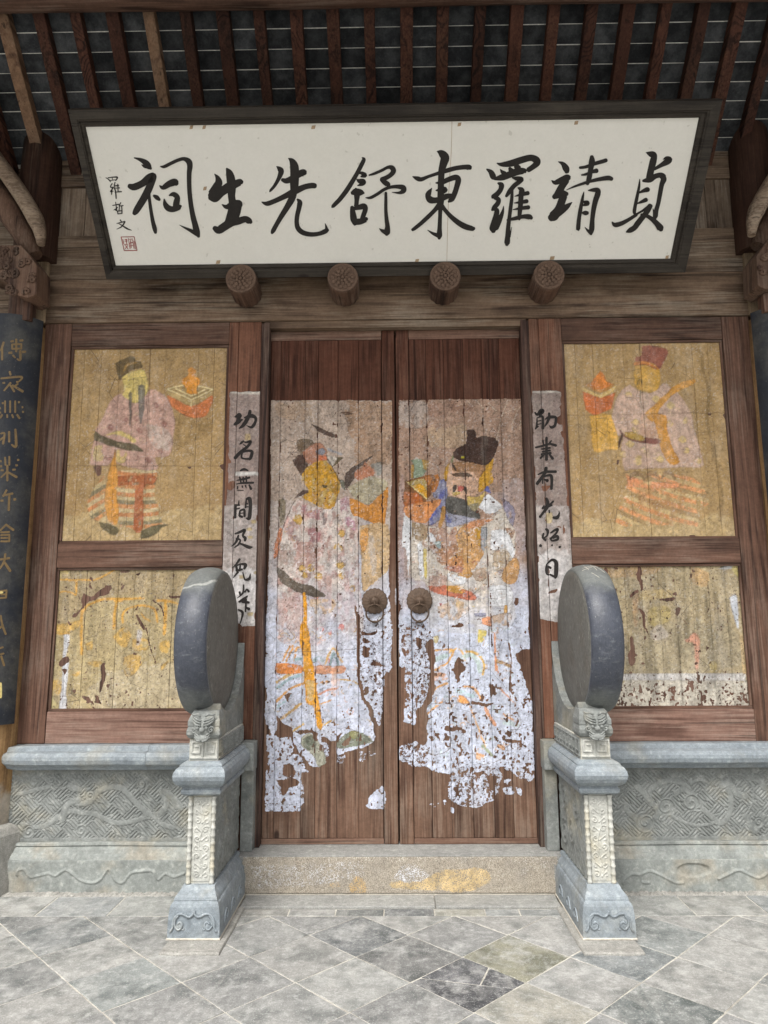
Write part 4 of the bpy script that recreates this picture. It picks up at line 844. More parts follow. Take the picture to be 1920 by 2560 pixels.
panel(-1, 2.122, 3.492, cv, 'panel', 'ochre panel painted with a bearded official in dark winged hat carrying a tray', jx(K1, (243,395,560,690,830,970,1260,1400), 1500))
# upper panel: official in red hat (beside the scratched drum)
cv = Canvas(1.14, 2.235, 2.10, 3.51, YP, .0042, (160,132,90), 33, G_UP); cv.a[:] = 1
cv.poly(K2, [(130,1600),(700,1620),(1420,1560),(1420,1740),(130,1740)], (178,156,114), alpha=.6, warp=.04)
cv.stripes(K2, [(570,1240),(960,1250),(1130,1300),(1205,1460),(1160,1490),(1100,1400),(1125,1645),(1000,1650),(900,1640),(740,1640),(620,1640),(540,1660),(490,1640),(495,1560),(560,1400)], [(198,136,88), (176,150,106), (204,142,94), (150,124,86), (188,164,118)], (-.55,1), .030, .3, .85, .38)
cv.poly(K2, [(660,1340),(980,1350),(1000,1500),(900,1640),(760,1500),(680,1500)], (160,120,78), alpha=.6, rub=.44); cv.poly(K2, [(580,1250),(740,1300),(960,1310),(960,1350),(700,1350),(580,1330)], (200,132,92), alpha=.8, rub=.35)
for c_ in (650,770,890): cv.poly(K2, [(c_-60,1290),(c_-40,1235),(c_,1220),(c_+40,1240),(c_+60,1290),(c_+20,1260),(c_-20,1260)], (142,114,84), alpha=.8)
cv.poly(K2, [(600,560),(540,600),(490,680),(470,780),(470,860),(500,940),(540,960),(530,1060),(555,1210),(600,1210),(760,1200),(1000,1190),(1150,1190),(1160,1130),(1110,960),(1070,800),(1020,690),(940,600),(860,550),(800,600),(700,620)], (180,152,134), rub=.16)
for c_ in ((590,640),(640,850),(640,900),(600,1010),(710,1060),(660,1150),(800,670),(910,720),(1020,830),(900,860),(1030,1060),(1120,1140),(550,1090),(830,1130),(1000,980),(660,1110)): cv.poly(K2, [(c_[0]-36,c_[1]),(c_[0],c_[1]-30),(c_[0]+34,c_[1]+4),(c_[0],c_[1]+28)], (194,168,106), alpha=.75, rub=.42)
cv.poly(K2, [(700,780),(880,800),(860,960),(720,960),(640,900)], (172,132,104), alpha=.5, rub=.4)
cv.poly(K2, [(632,420),(630,520),(660,590),(760,625),(830,565),(825,460),(800,410),(700,385)], (186,144,66)); cv.poly(K2, [(690,268),(780,262),(892,300),(860,380),(820,445),(780,400),(680,380),(636,378),(648,345),(690,335)], (142,88,72)); cv.poly(K2, [(632,388),(720,382),(812,430),(800,447),(720,412),(632,414)], (190,122,60)); cv.line(K2, [(640,412),(720,408),(800,440)], 7, (112,72,50), .8)
for P, wd in (([(632,440),(660,445)], 6), ([(640,475),(665,470)], 6), ([(655,560),(665,525),(685,520),(690,545)], 9), ([(680,600),(680,680),(695,740)], 9)): cv.line(K2, P, wd, (92,84,62), .75)
cv.poly(K2, [(1090,515),(1102,545),(960,620),(830,740),(790,850),(715,780),(780,720),(880,620),(980,545)], (190,138,66)); cv.poly(K2, [(760,780),(870,800),(885,920),(930,1050),(985,1150),(900,1165),(840,1060),(815,950),(790,850)], (186,132,60))
cv.poly(K2, [(505,870),(560,950),(700,965),(820,975),(820,1012),(680,1005),(540,955)], (120,80,70)); cv.poly(K2, [(555,925),(620,920),(700,955),(690,990),(570,960)], (162,132,68)); cv.poly(K2, [(525,935),(540,940),(520,1040),(496,1045)], (74,56,50)); cv.poly(K2, [(488,1140),(505,1130),(516,1160),(500,1172)], cov=0)
cv.poly(K2, [(235,605),(365,660),(490,620),(460,740),(330,800),(260,750)], (182,102,56), smooth=False); cv.poly(K2, [(235,580),(360,640),(490,565),(490,600),(370,662),(235,612)], (196,166,104), smooth=False); cv.poly(K2, [(250,560),(340,530),(480,560),(365,620)], (176,126,70)); cv.poly(K2, [(370,455),(400,480),(420,530),(460,560),(360,600),(300,570),(330,500)], (194,118,54)); cv.poly(K2, [(285,800),(450,790),(512,1030),(480,1060),(440,1060),(320,1072),(300,900)], (194,150,70), rub=.2)
cv.line(K2, [(1100,290),(1150,330),(1160,450),(1200,600),(1200,700),(1190,850),(1240,1050),(1270,1200),(1300,1400),(1290,1600)], 26, (112,90,56), .5); cv.line(K2, [(100,795),(450,790),(700,785),(960,778),(1330,775)], 5, (86,68,48), .7)
for P in ([(1180,778),(1225,776),(1215,798)], [(1310,780),(1335,775),(1335,830),(1315,820)], [(1040,1735),(1075,1715),(1120,1735)]): cv.poly(K2, P, cov=0)
for c_, n_ in (((124,86,70), 36), ((206,186,140), 36)): cv.curls(K2, [(560,620),(490,800),(540,960),(560,1190),(1120,1180),(1060,820),(930,610),(760,640)], n_, c_, 5, 22, n_, .7)
for c_, n_ in (((120,80,50), 40), ((196,172,126), 30)): cv.curls(K2, [(580,1260),(500,1630),(1110,1640),(1180,1460),(1100,1300)], n_, c_, 5, 20, n_, .6)
cv.curls(K2, [(630,420),(660,590),(820,570),(820,440)], 9, (116,84,44), 4, 15, 5, .6)
cv.finish(1, .1, .14, 30, soft=1, streak=.05, dust=.12)
panel(1, 2.122, 3.492, cv, 'panel', 'ochre panel painted with an official in red hat holding a long tablet', jx(K2, (225,365,465,605,740,1010,1150,1275), 1300))
# lower panel with yellow arches
cv = Canvas(-2.235, -1.14, 1.03, 1.975, YP, .0042, (176,158,118), 35, G_LO); cv.a[:] = 1; YL = (212,158,62)
cv.poly(K3_, [(120,220),(1500,220),(1500,480),(600,480),(380,600),(130,700)], (160,140,108), alpha=.6, warp=.05); cv.poly(K3_, [(560,1150),(1300,1100),(1300,1500),(500,1500)], (186,172,144), alpha=.6, warp=.06)
for P in ([(660,830),(760,740),(820,820),(780,930),(700,900)], [(750,1020),(900,980),(930,1050),(860,1170),(760,1180)], [(830,860),(960,860),(980,950),(850,960)], [(1080,890),(1165,870),(1165,980),(1080,960)], [(430,1060),(550,1050),(540,1110),(440,1100)], [(120,730),(300,700),(380,680),(340,760),(250,800),(130,810)], [(80,1230),(190,1230),(170,1370),(80,1360)], [(280,1180),(360,1140),(340,1190)], [(1090,1100),(1160,1050),(1100,1140)], [(410,900),(470,880),(470,950),(420,960)]): cv.poly(K3_, P, (206,164,80), alpha=.75, rub=.36)
for P, wd in (([(180,322),(340,322),(510,320),(680,225)], 15), ([(325,335),(325,450)], 17), ([(145,455),(200,425),(270,430),(320,460)], 13), ([(385,620),(430,555),(560,500),(700,495),(930,490)], 22), ([(375,600),(372,800),(375,990)], 22), ([(690,515),(672,640),(668,760)], 24), ([(745,710),(750,620),(820,575),(920,558),(1030,590),(1055,705)], 17), ([(1132,520),(1125,810)], 26), ([(1060,505),(1150,510),(1240,540)], 22), ([(130,710),(130,800),(260,805)], 10), ([(915,620),(940,670),(990,700)], 12), ([(680,510),(730,510)], 30)): cv.line(K3_, P, wd, YL, .9, rub=.24)
cv.poly(K3_, [(140,222),(280,222),(250,270),(200,260),(175,330),(140,340)], (206,184,124), rub=.3); cv.poly(K3_, [(75,1380),(130,1400),(170,1460),(160,1500),(70,1500)], (206,188,130), rub=.3)
cv.poly(K3_, [(205,820),(265,825),(255,940),(235,1000),(225,1040),(260,1080),(240,1300),(235,1490),(170,1500),(190,1300),(200,1080),(200,1020),(215,940)], (206,206,210), tex=.1); cv.poly(K3_, [(880,770),(920,790),(900,900),(870,900)], (180,176,180), alpha=.7)
for P in ([(385,450),(470,455),(590,395),(650,385),(620,450),(520,490),(430,520),(380,600),(300,660),(310,620),(370,590)], [(560,1080),(592,1080),(585,1250),(545,1335),(545,1200)], [(380,1360),(450,1380),(470,1400),(500,1440),(420,1410)], [(500,1360),(535,1365),(555,1450),(520,1420)], [(195,1040),(240,1025),(250,1060),(215,1100),(165,1095)], [(200,1140),(255,1130),(225,1190)], [(720,235),(800,235),(760,260)], [(860,275),(925,265),(880,292)], [(1150,465),(1290,470),(1200,495)], [(735,385),(780,370),(740,405)], [(1170,1040),(1200,1030),(1200,1065)], [(605,1265),(635,1260),(620,1320)], [(400,380),(440,400),(420,410)], [(440,340),(475,400),(450,385)]): cv.poly(K3_, P, cov=0)
cv.line(K3_, [(875,645),(935,765)], 24, cov=0); cv.line(K3_, [(950,730),(985,900),(1045,1075)], 9, cov=0); cv.line(K3_, [(1015,500),(1080,560),(1115,650)], 12, cov=0)
cv.finish(1, lambda x, z: np.clip(.22+.22*np.clip((1.12-z)/.1, 0, 1), 0, .5), .2, 34, lambda x, z: .20+.05*np.clip((1.2-z)/.1, 0, 1), 1, .12, .12)
panel(-1, 1.044, 1.962, cv, 'panel_low', 'worn ochre panel with yellow arch lines and a white streak', jx(K3_, (235,390,535,680,830,985,1180), 900))
cv = Canvas(1.14, 2.235, 1.03, 1.975, YP, .0042, (166,150,118), 37, G_LO); cv.a[:] = 1
cv.poly(K4_, [(550,800),(1300,700),(1450,1100),(400,1160),(400,900)], (158,146,120), alpha=.7, warp=.06); cv.poly(K4_, [(350,1230),(1500,1230),(1520,1470),(320,1470)], (188,182,170), alpha=.85, warp=.03)
for P, c_, a in (([(200,200),(650,200),(640,265),(230,300)], (180,146,104), .6), ([(960,200),(1120,260),(1100,380),(980,350)], (186,148,98), .6), ([(500,420),(780,410),(780,480),(500,500)], (180,156,104), .6), ([(440,460),(490,460),(480,720),(450,720)], (182,142,100), .6), ([(570,600),(680,560),(770,590),(760,700),(600,740)], (182,162,98), .6), ([(600,800),(680,720),(760,820),(700,860),(620,870)], (184,172,160), .7), ([(905,840),(935,860),(990,800),(1040,860),(1030,1110),(1000,1110),(990,900),(930,890)], (202,142,118), .8), ([(1130,1060),(1190,1060),(1190,1150),(1140,1150)], (196,174,110), .7), ([(1400,800),(1470,900),(1490,1150),(1430,1150)], (190,160,110), .6)): cv.poly(K4_, P, c_, alpha=a, rub=.3)
cv.poly(K4_, [(340,1165),(1455,1165),(1455,1232),(340,1225)], (184,180,176), smooth=False, tex=.1); cv.poly(K4_, [(1310,480),(1360,450),(1390,520),(1392,770),(1340,620)], (194,198,206), tex=.1); cv.poly(K4_, [(1210,228),(1290,185),(1360,180),(1330,222)], (198,198,198)); cv.poly(K4_, [(1330,200),(1390,185),(1400,300),(1340,250)], (190,176,110), alpha=.8)
for A in ([(1000,600),(1120,720)], [(1040,560),(1150,680)], [(980,740),(1110,590)], [(1030,760),(1140,640)]): cv.line(K4_, A, 5, (128,112,84), .6)
for P in ([(490,560),(530,600),(570,760),(590,830),(550,760)], [(415,850),(440,850),(468,1065),(408,1060)], [(820,580),(862,580),(860,662),(830,645)], [(950,1240),(988,1240),(975,1355)], [(500,1250),(525,1340),(485,1330)], [(1005,1150),(1040,1190),(1045,1240),(1012,1230)], [(1065,1190),(1090,1190),(1085,1235)], [(190,200),(225,240),(200,290),(180,240)], [(415,490),(450,410),(480,410),(440,470),(400,515)], [(690,500),(740,480),(815,500),(760,530)], [(780,450),(825,440),(820,480)], [(480,190),(510,190),(520,400),(500,400)]): cv.poly(K4_, P, cov=0)
cv.finish(1, lambda x, z: np.clip(.27+.19*np.clip((1.25-z)/.1, 0, 1), 0, .5), .22, 40, lambda x, z: .23+.07*np.clip((1.25-z)/.1, 0, 1), 1, .18, .2)
panel(1, 1.044, 1.962, cv, 'panel_low', 'blackened ochre panel with a coral red mark and a pale level band', jx(K4_, (400,550,705,855,1010,1160,1315,1440), 900))

# ---- door leaves
A1, A2, B1, B2 = Crop(640, 960, .24406), Crop(640, 1480, .28942), Crop(970, 960, .24406), Crop(970, 1480, .28944)
def leaf_left():
    cv = Canvas(-.875, 0, .40, 3.14, YD, .0042, (172,154,140), 41, G_DR); w_ = (194,199,214)
    cv.poly(A1, [(150,170),(1392,165),(1392,1000),(1365,1700),(1365,2260),(1100,2260),(120,2260),(130,1800),(150,1200)], cov=1, smooth=False, warp=.004)
    cv.poly(A1, [(900,170),(1392,170),(1392,700),(1100,900),(1000,600)], (160,130,106), alpha=.8, warp=.05); cv.poly(A1, [(250,180),(560,180),(560,330),(250,330)], (168,142,118), alpha=.6, warp=.05)
    cv.poly(A1, [(130,1180),(1380,1400),(1380,2260),(120,2260)], (184,172,166), alpha=.7, warp=.05)
    cv.poly(A2, [(100,-60),(1190,-60),(1180,160),(880,160),(880,300),(890,850),(960,1000),(1010,1150),(1018,1280),(980,1320),(720,1400),(690,1380),(640,1290),(560,1240),(600,1400),(606,1480),(540,1512),(450,1475),(330,1300),(300,1180),(230,1140),(180,1050),(80,700),(90,200)], cov=1)
    cv.poly(A2, [(890,80),(1185,130),(1165,640),(1105,700),(1100,1000),(1060,1170),(1000,1000),(930,900),(895,600)], (206,206,214), cov=.78); cv.poly(A2, [(85,215),(175,225),(170,1200),(90,1160),(75,1050),(95,900),(80,700)], (188,174,166), cov=1)
    cv.poly(A2, [(90,1240),(290,1250),(330,1380),(380,1410),(460,1550),(400,1560),(405,1870),(380,1892),(80,1892),(70,1680),(105,1450)], (206,206,212), cov=.86, smooth=False); cv.poly(A2, [(170,1330),(230,1285),(300,1330),(240,1355)], (178,156,136)); cv.poly(A2, [(190,1640),(300,1600),(380,1655),(300,1680),(240,1745)], cov=0); cv.poly(A2, [(230,1480),(330,1500),(330,1600),(240,1580)], cov=.35)
    cv.poly(A2, [(945,1865),(1000,1750),(1090,1660),(1107,1870)], (214,214,222), cov=.95); cv.poly(A2, [(890,1375),(1045,1380),(980,1430),(885,1470)], (206,206,212), cov=.55); cv.poly(A2, [(690,1430),(770,1400),(775,1450),(700,1490)], (206,206,212), cov=.6); cv.poly(A2, [(530,1290),(640,1330),(620,1420),(560,1380)], (206,206,212), cov=.7); cv.poly(A2, [(300,1200),(460,1200),(470,1240)], cov=.2)
    cv.poly(A2, [(480,1210),(525,1215),(525,1290),(500,1270)], cov=0); cv.poly(A2, [(640,1300),(700,1290),(690,1420),(650,1420)], cov=0); cv.poly(A2, [(1140,-60),(1200,-60),(1200,700),(1165,640),(1170,220)], cov=.1)
    # robe
    cv.fade(2.35, 1.35, w_, .9)
    cv.poly(A1, [(470,1190),(680,1290),(830,1200),(960,1150),(1040,1400),(1055,1900),(1050,2700),(300,2700),(220,1900),(230,1650),(300,1400),(400,1200)], (198,186,178), rub=.1)
    cv.poly(A1, [(470,1190),(680,1290),(830,1200),(960,1150),(1040,1400),(1055,1900),(1050,2600),(300,2600),(220,1900),(230,1650),(300,1400),(400,1200)], (164,114,104), alpha=.55, rub=.53)
    cv.fade(1.95, 1.40, (196,200,215), .7, .85)
    for P, c_ in (([(540,1480),(660,1500),(640,1620),(540,1600)], (158,100,106)), ([(290,1420),(460,1420),(450,1600),(330,1560)], (150,124,122)), ([(480,1230),(660,1300),(680,1390),(480,1330)], (160,110,116)), ([(910,1340),(1010,1400),(1020,1500),(930,1440)], (176,124,146)), ([(860,1190),(940,1150),(950,1300),(880,1330)], (170,130,140)), ([(420,1600),(640,1650),(640,1830),(420,1860)], (166,130,120)), ([(230,1620),(410,1680),(380,1880),(240,1900)], (150,136,126)), ([(670,1320),(720,1320),(720,1420),(690,1440)], (104,92,92))): cv.poly(A1, P, c_, alpha=.7, rub=.42)
    for c_, r in (((430,1390),54), ((840,1680),50), ((870,1960),44), ((470,1895),44), ((560,1890),40), ((880,1530),38), ((860,1850),46), ((640,1970),40), ((990,2100),34), ((500,1960),36)): cv.poly(A1, [(c_[0]-r,c_[1]),(c_[0]-r*.4,c_[1]-r),(c_[0]+r*.6,c_[1]-r*.8),(c_[0]+r,c_[1]+r*.3),(c_[0],c_[1]+r)], (184,148,72), alpha=.85, rub=.38)
    for c_, r in (((520,45),26), ((740,300),30), ((620,590),26), ((250,160),24), ((560,320),34), ((330,120),26), ((640,350),20)): cv.poly(A2, [(c_[0]-r,c_[1]),(c_[0],c_[1]-r),(c_[0]+r,c_[1]),(c_[0],c_[1]+r)], (204,120,110), alpha=.8, rub=.4)
    cv.poly(A2, [(180,60),(400,60),(380,420),(180,400)], (190,164,156), alpha=.7, rub=.42); cv.poly(A2, [(460,60),(680,70),(640,180),(480,170)], (206,170,120), alpha=.6, rub=.46)
    RB = [(470,1190),(680,1290),(830,1200),(960,1150),(1040,1400),(1055,1900),(1050,2600),(300,2600),(220,1900),(230,1650),(300,1400),(400,1200)]
    for c_, n_, w_p, sz in (((132,84,88), 60, 7, 30), ((226,222,222), 70, 9, 34), ((172,132,66), 26, 8, 26), ((96,82,76), 40, 6, 26)): cv.curls(A1, RB, n_, c_, w_p, sz, n_, .7)
    SK = [(180,300),(880,300),(900,900),(1000,1260),(640,1290),(300,1180),(180,1000)]
    for c_, n_, w_p, sz in (((206,160,140), 26, 7, 30), ((150,150,160), 60, 6, 40), ((222,222,228), 50, 9, 40), ((196,160,96), 24, 8, 36)): cv.curls(A2, SK, n_, c_, w_p, sz, n_+1, .7)
    # head and hat
    cv.poly(A1, [(568,414),(620,425),(820,520),(828,547),(740,530),(640,480)], (84,68,60)); cv.poly(A1, [(870,280),(940,285),(1000,310),(900,312)], (100,80,68), rub=.3)
    cv.poly(A1, [(405,605),(460,565),(590,580),(602,700),(480,760),(440,680)], (112,94,76)); cv.poly(A1, [(380,780),(440,720),(520,740),(530,860),(480,950),(440,900),(390,830)], (80,62,54)); cv.poly(A1, [(480,690),(620,598),(700,640),(720,740),(600,830),(520,800)], (166,118,96), rub=.2)
    cv.poly(A1, [(610,690),(680,655),(712,690),(690,727),(630,717)], (122,122,130)); cv.line(A1, [(740,665),(800,690),(870,715)], 26, (146,146,152), .8); cv.poly(A1, [(640,740),(720,735),(730,790),(650,800)], (182,104,74))
    for y in (650,690,740): cv.line(A1, [(330,y),(430,y+6)], 14, (122,104,92), .7)
    cv.poly(A1, [(520,860),(600,800),(720,790),(790,870),(850,960),(862,1060),(820,1180),(800,1262),(740,1284),(680,1274),(600,1225),(470,1160),(535,1100),(480,980),(475,920)], (192,146,62), rub=.1); cv.poly(A1, [(560,1110),(800,1080),(810,1240),(740,1280),(640,1240)], (158,112,52), alpha=.6, rub=.44); cv.poly(A1, [(520,860),(720,790),(850,960),(862,1060),(800,1262),(680,1274),(470,1160),(480,980)], (104,78,48), alpha=.75, rub=.56, warp=.011); cv.poly(A1, [(520,860),(720,790),(850,960),(862,1060),(800,1262),(680,1274),(470,1160),(480,980)], (216,186,112), alpha=.6, rub=.60, warp=.011)
    cv.poly(A1, [(668,1030),(735,1038),(700,1068)], (86,74,52)); cv.poly(A1, [(740,1040),(850,1000),(850,1080),(780,1100)], (124,94,52), alpha=.6, rub=.3)
    cv.poly(A1, [(720,730),(822,750),(810,800),(780,857)], (200,190,178)); cv.poly(A1, [(832,745),(892,750),(780,860),(810,810)], (104,92,72)); cv.line(A1, [(720,730),(790,870),(860,1000)], 9, (72,58,48), .8)
    cv.poly(A1, [(390,1170),(470,1093),(545,1100),(440,1155)], (86,68,62)); cv.poly(A1, [(1217,706),(1150,760),(920,910),(925,1075),(945,1060),(1010,960),(1060,860),(1150,790)], (88,74,66)); cv.poly(A1, [(860,980),(895,985),(925,1090),(880,1060)], (98,96,84))
    cv.poly(A1, [(1120,790),(1170,850),(1222,890),(1190,960),(1080,990),(1010,950),(1030,880),(1090,850)], (178,124,98), rub=.14); cv.poly(A1, [(1160,830),(1280,800),(1290,920),(1240,930)], (128,138,136), alpha=.6, rub=.35)
    cv.poly(A1, [(940,1060),(1080,980),(1200,940),(1355,1010),(1300,1110),(1150,1225),(1020,1175)], (164,154,130), rub=.15); cv.poly(A1, [(960,1160),(1020,1180),(1150,1232),(1300,1112),(1358,1060),(1335,1300),(1290,1445),(1050,1355),(980,1335)], (194,134,70), rub=.14)
    cv.poly(A1, [(1060,1450),(1350,1440),(1368,1850),(1300,1960),(1180,2060),(1090,2110),(1080,1700)], (190,162,126), rub=.15); cv.poly(A1, [(1070,1500),(1160,1480),(1130,1700),(1080,1700)], (198,148,92), rub=.2); cv.poly(A1, [(1160,1560),(1220,1580),(1230,1900),(1180,1950)], (176,166,158), alpha=.6, rub=.35)
    cv.poly(A1, [(225,1180),(300,1190),(290,1400),(250,1440),(225,1300)], (124,112,88), alpha=.8); cv.poly(A1, [(240,1465),(275,1500),(230,1720),(188,1790),(190,1640)], (188,116,80))
    cv.line(A1, [(400,1200),(310,1380),(240,1600),(215,1850)], 10, (88,70,62), .8)
    cv.poly(A1, [(215,1870),(300,1920),(420,2030),(560,2060),(700,2150),(690,2182),(540,2165),(380,2112),(260,2030),(220,1960)], (100,90,80))
    # sash and skirt
    O = (206,152,84)
    for P, wd, c_ in (([(180,780),(280,720),(380,690)], 24, (194,160,96)), ([(180,830),(300,745),(390,722)], 24, (150,172,178)), ([(180,940),(300,830),(410,790)], 20, O), ([(185,1000),(300,890)], 16, (160,184,190)), ([(205,1105),(300,1030),(390,965)], 24, (196,156,86)), ([(315,1205),(410,1140)], 16, (212,174,96)), ([(530,790),(620,770)], 14, O), ([(730,755),(830,768),(885,792)], 16, (196,160,90)), ([(540,885),(620,845),(700,830)], 16, (210,150,122)), ([(560,970),(650,930)], 14, O), ([(230,595),(290,475),(320,480),(260,600)], 18, O), ([(330,590),(350,490),(370,480)], 18, O), ([(600,620),(650,500),(690,500),(745,600)], 18, (206,166,100)), ([(640,630),(672,530),(715,630)], 22, (128,148,150)), ([(500,600),(545,565),(575,590)], 30, (150,168,168)), ([(340,580),(390,570)], 30, (150,172,176)), ([(580,1150),(650,1110)], 14, (210,170,90))): cv.line(A2, P, wd, c_, .9, rub=.3)
    cv.poly(A2, [(175,612),(385,630),(385,704),(180,700)], (208,134,80), rub=.28); cv.poly(A2, [(500,640),(765,640),(740,705),(505,705)], (210,150,112), alpha=.9, rub=.38); cv.poly(A2, [(640,700),(715,700),(710,880),(650,880)], (216,176,150), alpha=.6, rub=.4)
    cv.poly(A2, [(403,0),(435,20),(440,220),(465,400),(490,600),(530,850),(575,1160),(528,1170),(500,1000),(430,940),(410,600),(378,420),(385,300),(410,200)], (224,160,64), rub=.1); cv.poly(A2, [(430,760),(500,780),(500,920),(445,930)], (210,190,140), alpha=.6, rub=.4)
    cv.poly(A2, [(390,1265),(440,1230),(500,1240),(560,1330),(606,1420),(600,1490),(540,1512),(500,1420),(400,1330)], (164,164,148), rub=.2); cv.poly(A2, [(400,1290),(490,1240),(510,1340),(440,1360)], (114,118,104), rub=.38); cv.poly(A2, [(700,1290),(800,1210),(890,1200),(1015,1290),(960,1310),(720,1350)], (122,126,112), rub=.3); cv.poly(A2, [(800,1205),(890,1198),(880,1260),(810,1260)], (146,144,104), rub=.3)
    for P in ([(248,880),(290,868),(280,935),(255,930)], [(640,1230),(662,1230),(655,1250)], [(780,1270),(810,1250),(800,1320),(755,1310)], [(700,1240),(740,1220),(720,1290)], [(120,1150),(145,1150),(130,1165)], [(920,390),(990,420),(930,450)], [(925,480),(975,490),(970,560),(930,560)], [(1000,600),(1100,640),(1000,640)], [(940,820),(985,830),(950,900)], [(900,350),(1050,345),(1030,365),(920,370)]): cv.poly(A2, P, cov=0)
    cv.line(A2, [(860,120),(880,300),(885,700)], 20, cov=.1)
    cv.line(A2, [(180,520),(400,520),(700,500),(870,490)], 5, (90,78,70), .7)
    cv.finish(1, lambda x, z: .27+.07*np.clip((1.75-z)/.5, 0, 1), .2, 34, lambda x, z: .17+.07*np.clip((1.3-z)/.4, 0, 1), 0, .10, .10, 1.06, 1.6); return cv
def leaf_right():
    cv = Canvas(0, .875, .40, 3.14, YD, .0042, (162,134,116), 43, G_DR); W = (210,210,212)
    cv.poly(B1, [(112,165),(1372,150),(1402,1250),(1425,1700),(1440,2260),(120,2260),(105,1700),(112,900)], cov=1, smooth=False, warp=.004)
    cv.poly(B1, [(120,180),(390,180),(390,420),(120,430)], (174,160,150), alpha=.8, rub=.36); cv.poly(B1, [(1150,1000),(1400,1000),(1420,1700),(1250,1500)], (170,152,146), alpha=.8, rub=.34); cv.poly(B1, [(400,200),(900,200),(700,300),(420,330)], (138,106,90), alpha=.7, warp=.04); cv.poly(B1, [(400,460),(800,440),(740,640),(420,650)], (178,154,128), alpha=.7, warp=.04); cv.poly(B1, [(120,1000),(160,1000),(160,2260),(120,2260)], (174,150,146), alpha=.6)
    cv.poly(B2, [(112,-60),(1210,-60),(1212,250),(1225,500),(1130,525),(1180,800),(1245,960),(1250,1170),(1265,1400),(1240,1645),(1080,1565),(1000,1500),(940,1560),(935,1780),(740,1830),(700,1862),(640,1840),(530,1780),(530,1580),(460,1560),(330,1505),(120,1475),(120,1310),(330,1285),(240,1145),(130,1110),(160,800),(160,640),(108,630),(108,300)], cov=1); cv.poly(B2, [(1080,-60),(1215,-60),(1215,250),(1225,500),(1100,520),(1080,300)], (190,178,174), alpha=.8)
    cv.poly(B2, [(112,-60),(210,-60),(205,240),(112,230)], (172,150,140), alpha=.8)
    cv.poly(B2, [(100,280),(360,300),(370,900),(300,980),(150,1100),(150,700)], cov=.72); cv.poly(B2, [(120,1310),(330,1290),(330,1500),(120,1475)], cov=.7); cv.poly(B2, [(530,1500),(940,1500),(935,1780),(700,1862),(530,1780)], (206,206,214), cov=.74); cv.poly(B2, [(1000,1290),(1265,1300),(1240,1645),(1080,1565),(1000,1500)], cov=.8); cv.poly(B2, [(985,1690),(1080,1680),(1085,1750),(1010,1765)], W, cov=.9); cv.poly(B2, [(1115,1685),(1170,1690),(1160,1765),(1120,1760)], W, cov=.8); cv.poly(B2, [(345,1830),(440,1820),(430,1860),(350,1870)], W, cov=.7); cv.poly(B2, [(480,1800),(515,1795),(505,1850),(485,1850)], W, cov=.8); cv.poly(B2, [(535,1875),(562,1870),(562,1910),(538,1912)], W, cov=1); cv.poly(B2, [(1000,1620),(1060,1620),(1050,1660),(1005,1660)], W, cov=.9)
    for P in ([(330,440),(385,400),(398,600),(375,960),(310,990),(365,700)], [(235,400),(290,410),(300,500),(240,450)], [(240,1050),(330,985),(335,1280),(250,1290)], [(1112,525),(1230,500),(1205,800),(1135,640)], [(612,548),(662,650),(640,700),(612,785),(580,680)], [(498,1158),(560,1165),(645,1180),(640,1197),(500,1195)], [(720,948),(895,963),(890,978),(735,978)], [(620,960),(705,958),(690,968)], [(545,1045),(625,1080),(580,1085)], [(725,1050),(768,1050),(745,1072)], [(655,1100),(690,1100),(675,1128)], [(855,1075),(875,1060),(872,1085)], [(920,1240),(955,1275),(925,1280)], [(490,1255),(540,1260),(535,1285),(495,1285)], [(615,1205),(670,1200),(665,1222)], [(860,830),(910,825),(940,870),(905,885)], [(580,610),(650,600),(640,580)], [(525,870),(560,850),(545,890)], [(600,830),(640,815),(625,840)], [(1030,1190),(1080,1200),(1060,1240),(1035,1220)], [(1000,1240),(1150,1290),(1140,1310),(1000,1270)], [(820,525),(845,530),(850,548)], [(555,285),(650,280),(645,302),(560,296)], [(1090,50),(1130,60),(1120,120),(1100,110)], [(1170,330),(1200,340),(1180,360)], [(635,1580),(670,1555),(655,1590)], [(580,1700),(610,1690),(600,1740)], [(760,1560),(830,1545),(800,1590)], [(870,1600),(925,1590),(920,1700),(880,1690)], [(610,1470),(660,1460),(655,1480)], [(700,1250),(722,1240),(715,1330),(705,1330)], [(130,390),(150,420),(135,440)], [(120,480),(150,500),(140,560)], [(1180,1470),(1210,1480),(1180,1520)]): cv.poly(B2, P, cov=0)
    cv.line(B2, [(1040,440),(1065,560),(1055,760),(1075,900)], 14, cov=.1); cv.line(B2, [(890,0),(895,480)], 10, cov=.2)
    # robe, head, box
    cv.fade(2.25, 1.45, (194,199,215), .9)
    cv.poly(B1, [(230,1420),(420,1450),(700,1460),(900,1400),(1050,1380),(1150,1230),(1290,1480),(1305,1650),(1300,1750),(1200,1980),(1250,2080),(1260,2500),(430,2500),(400,2050),(230,1960)], (194,184,172), rub=.3)
    cv.fade(1.95, 1.45, (196,201,216), .7, .8)
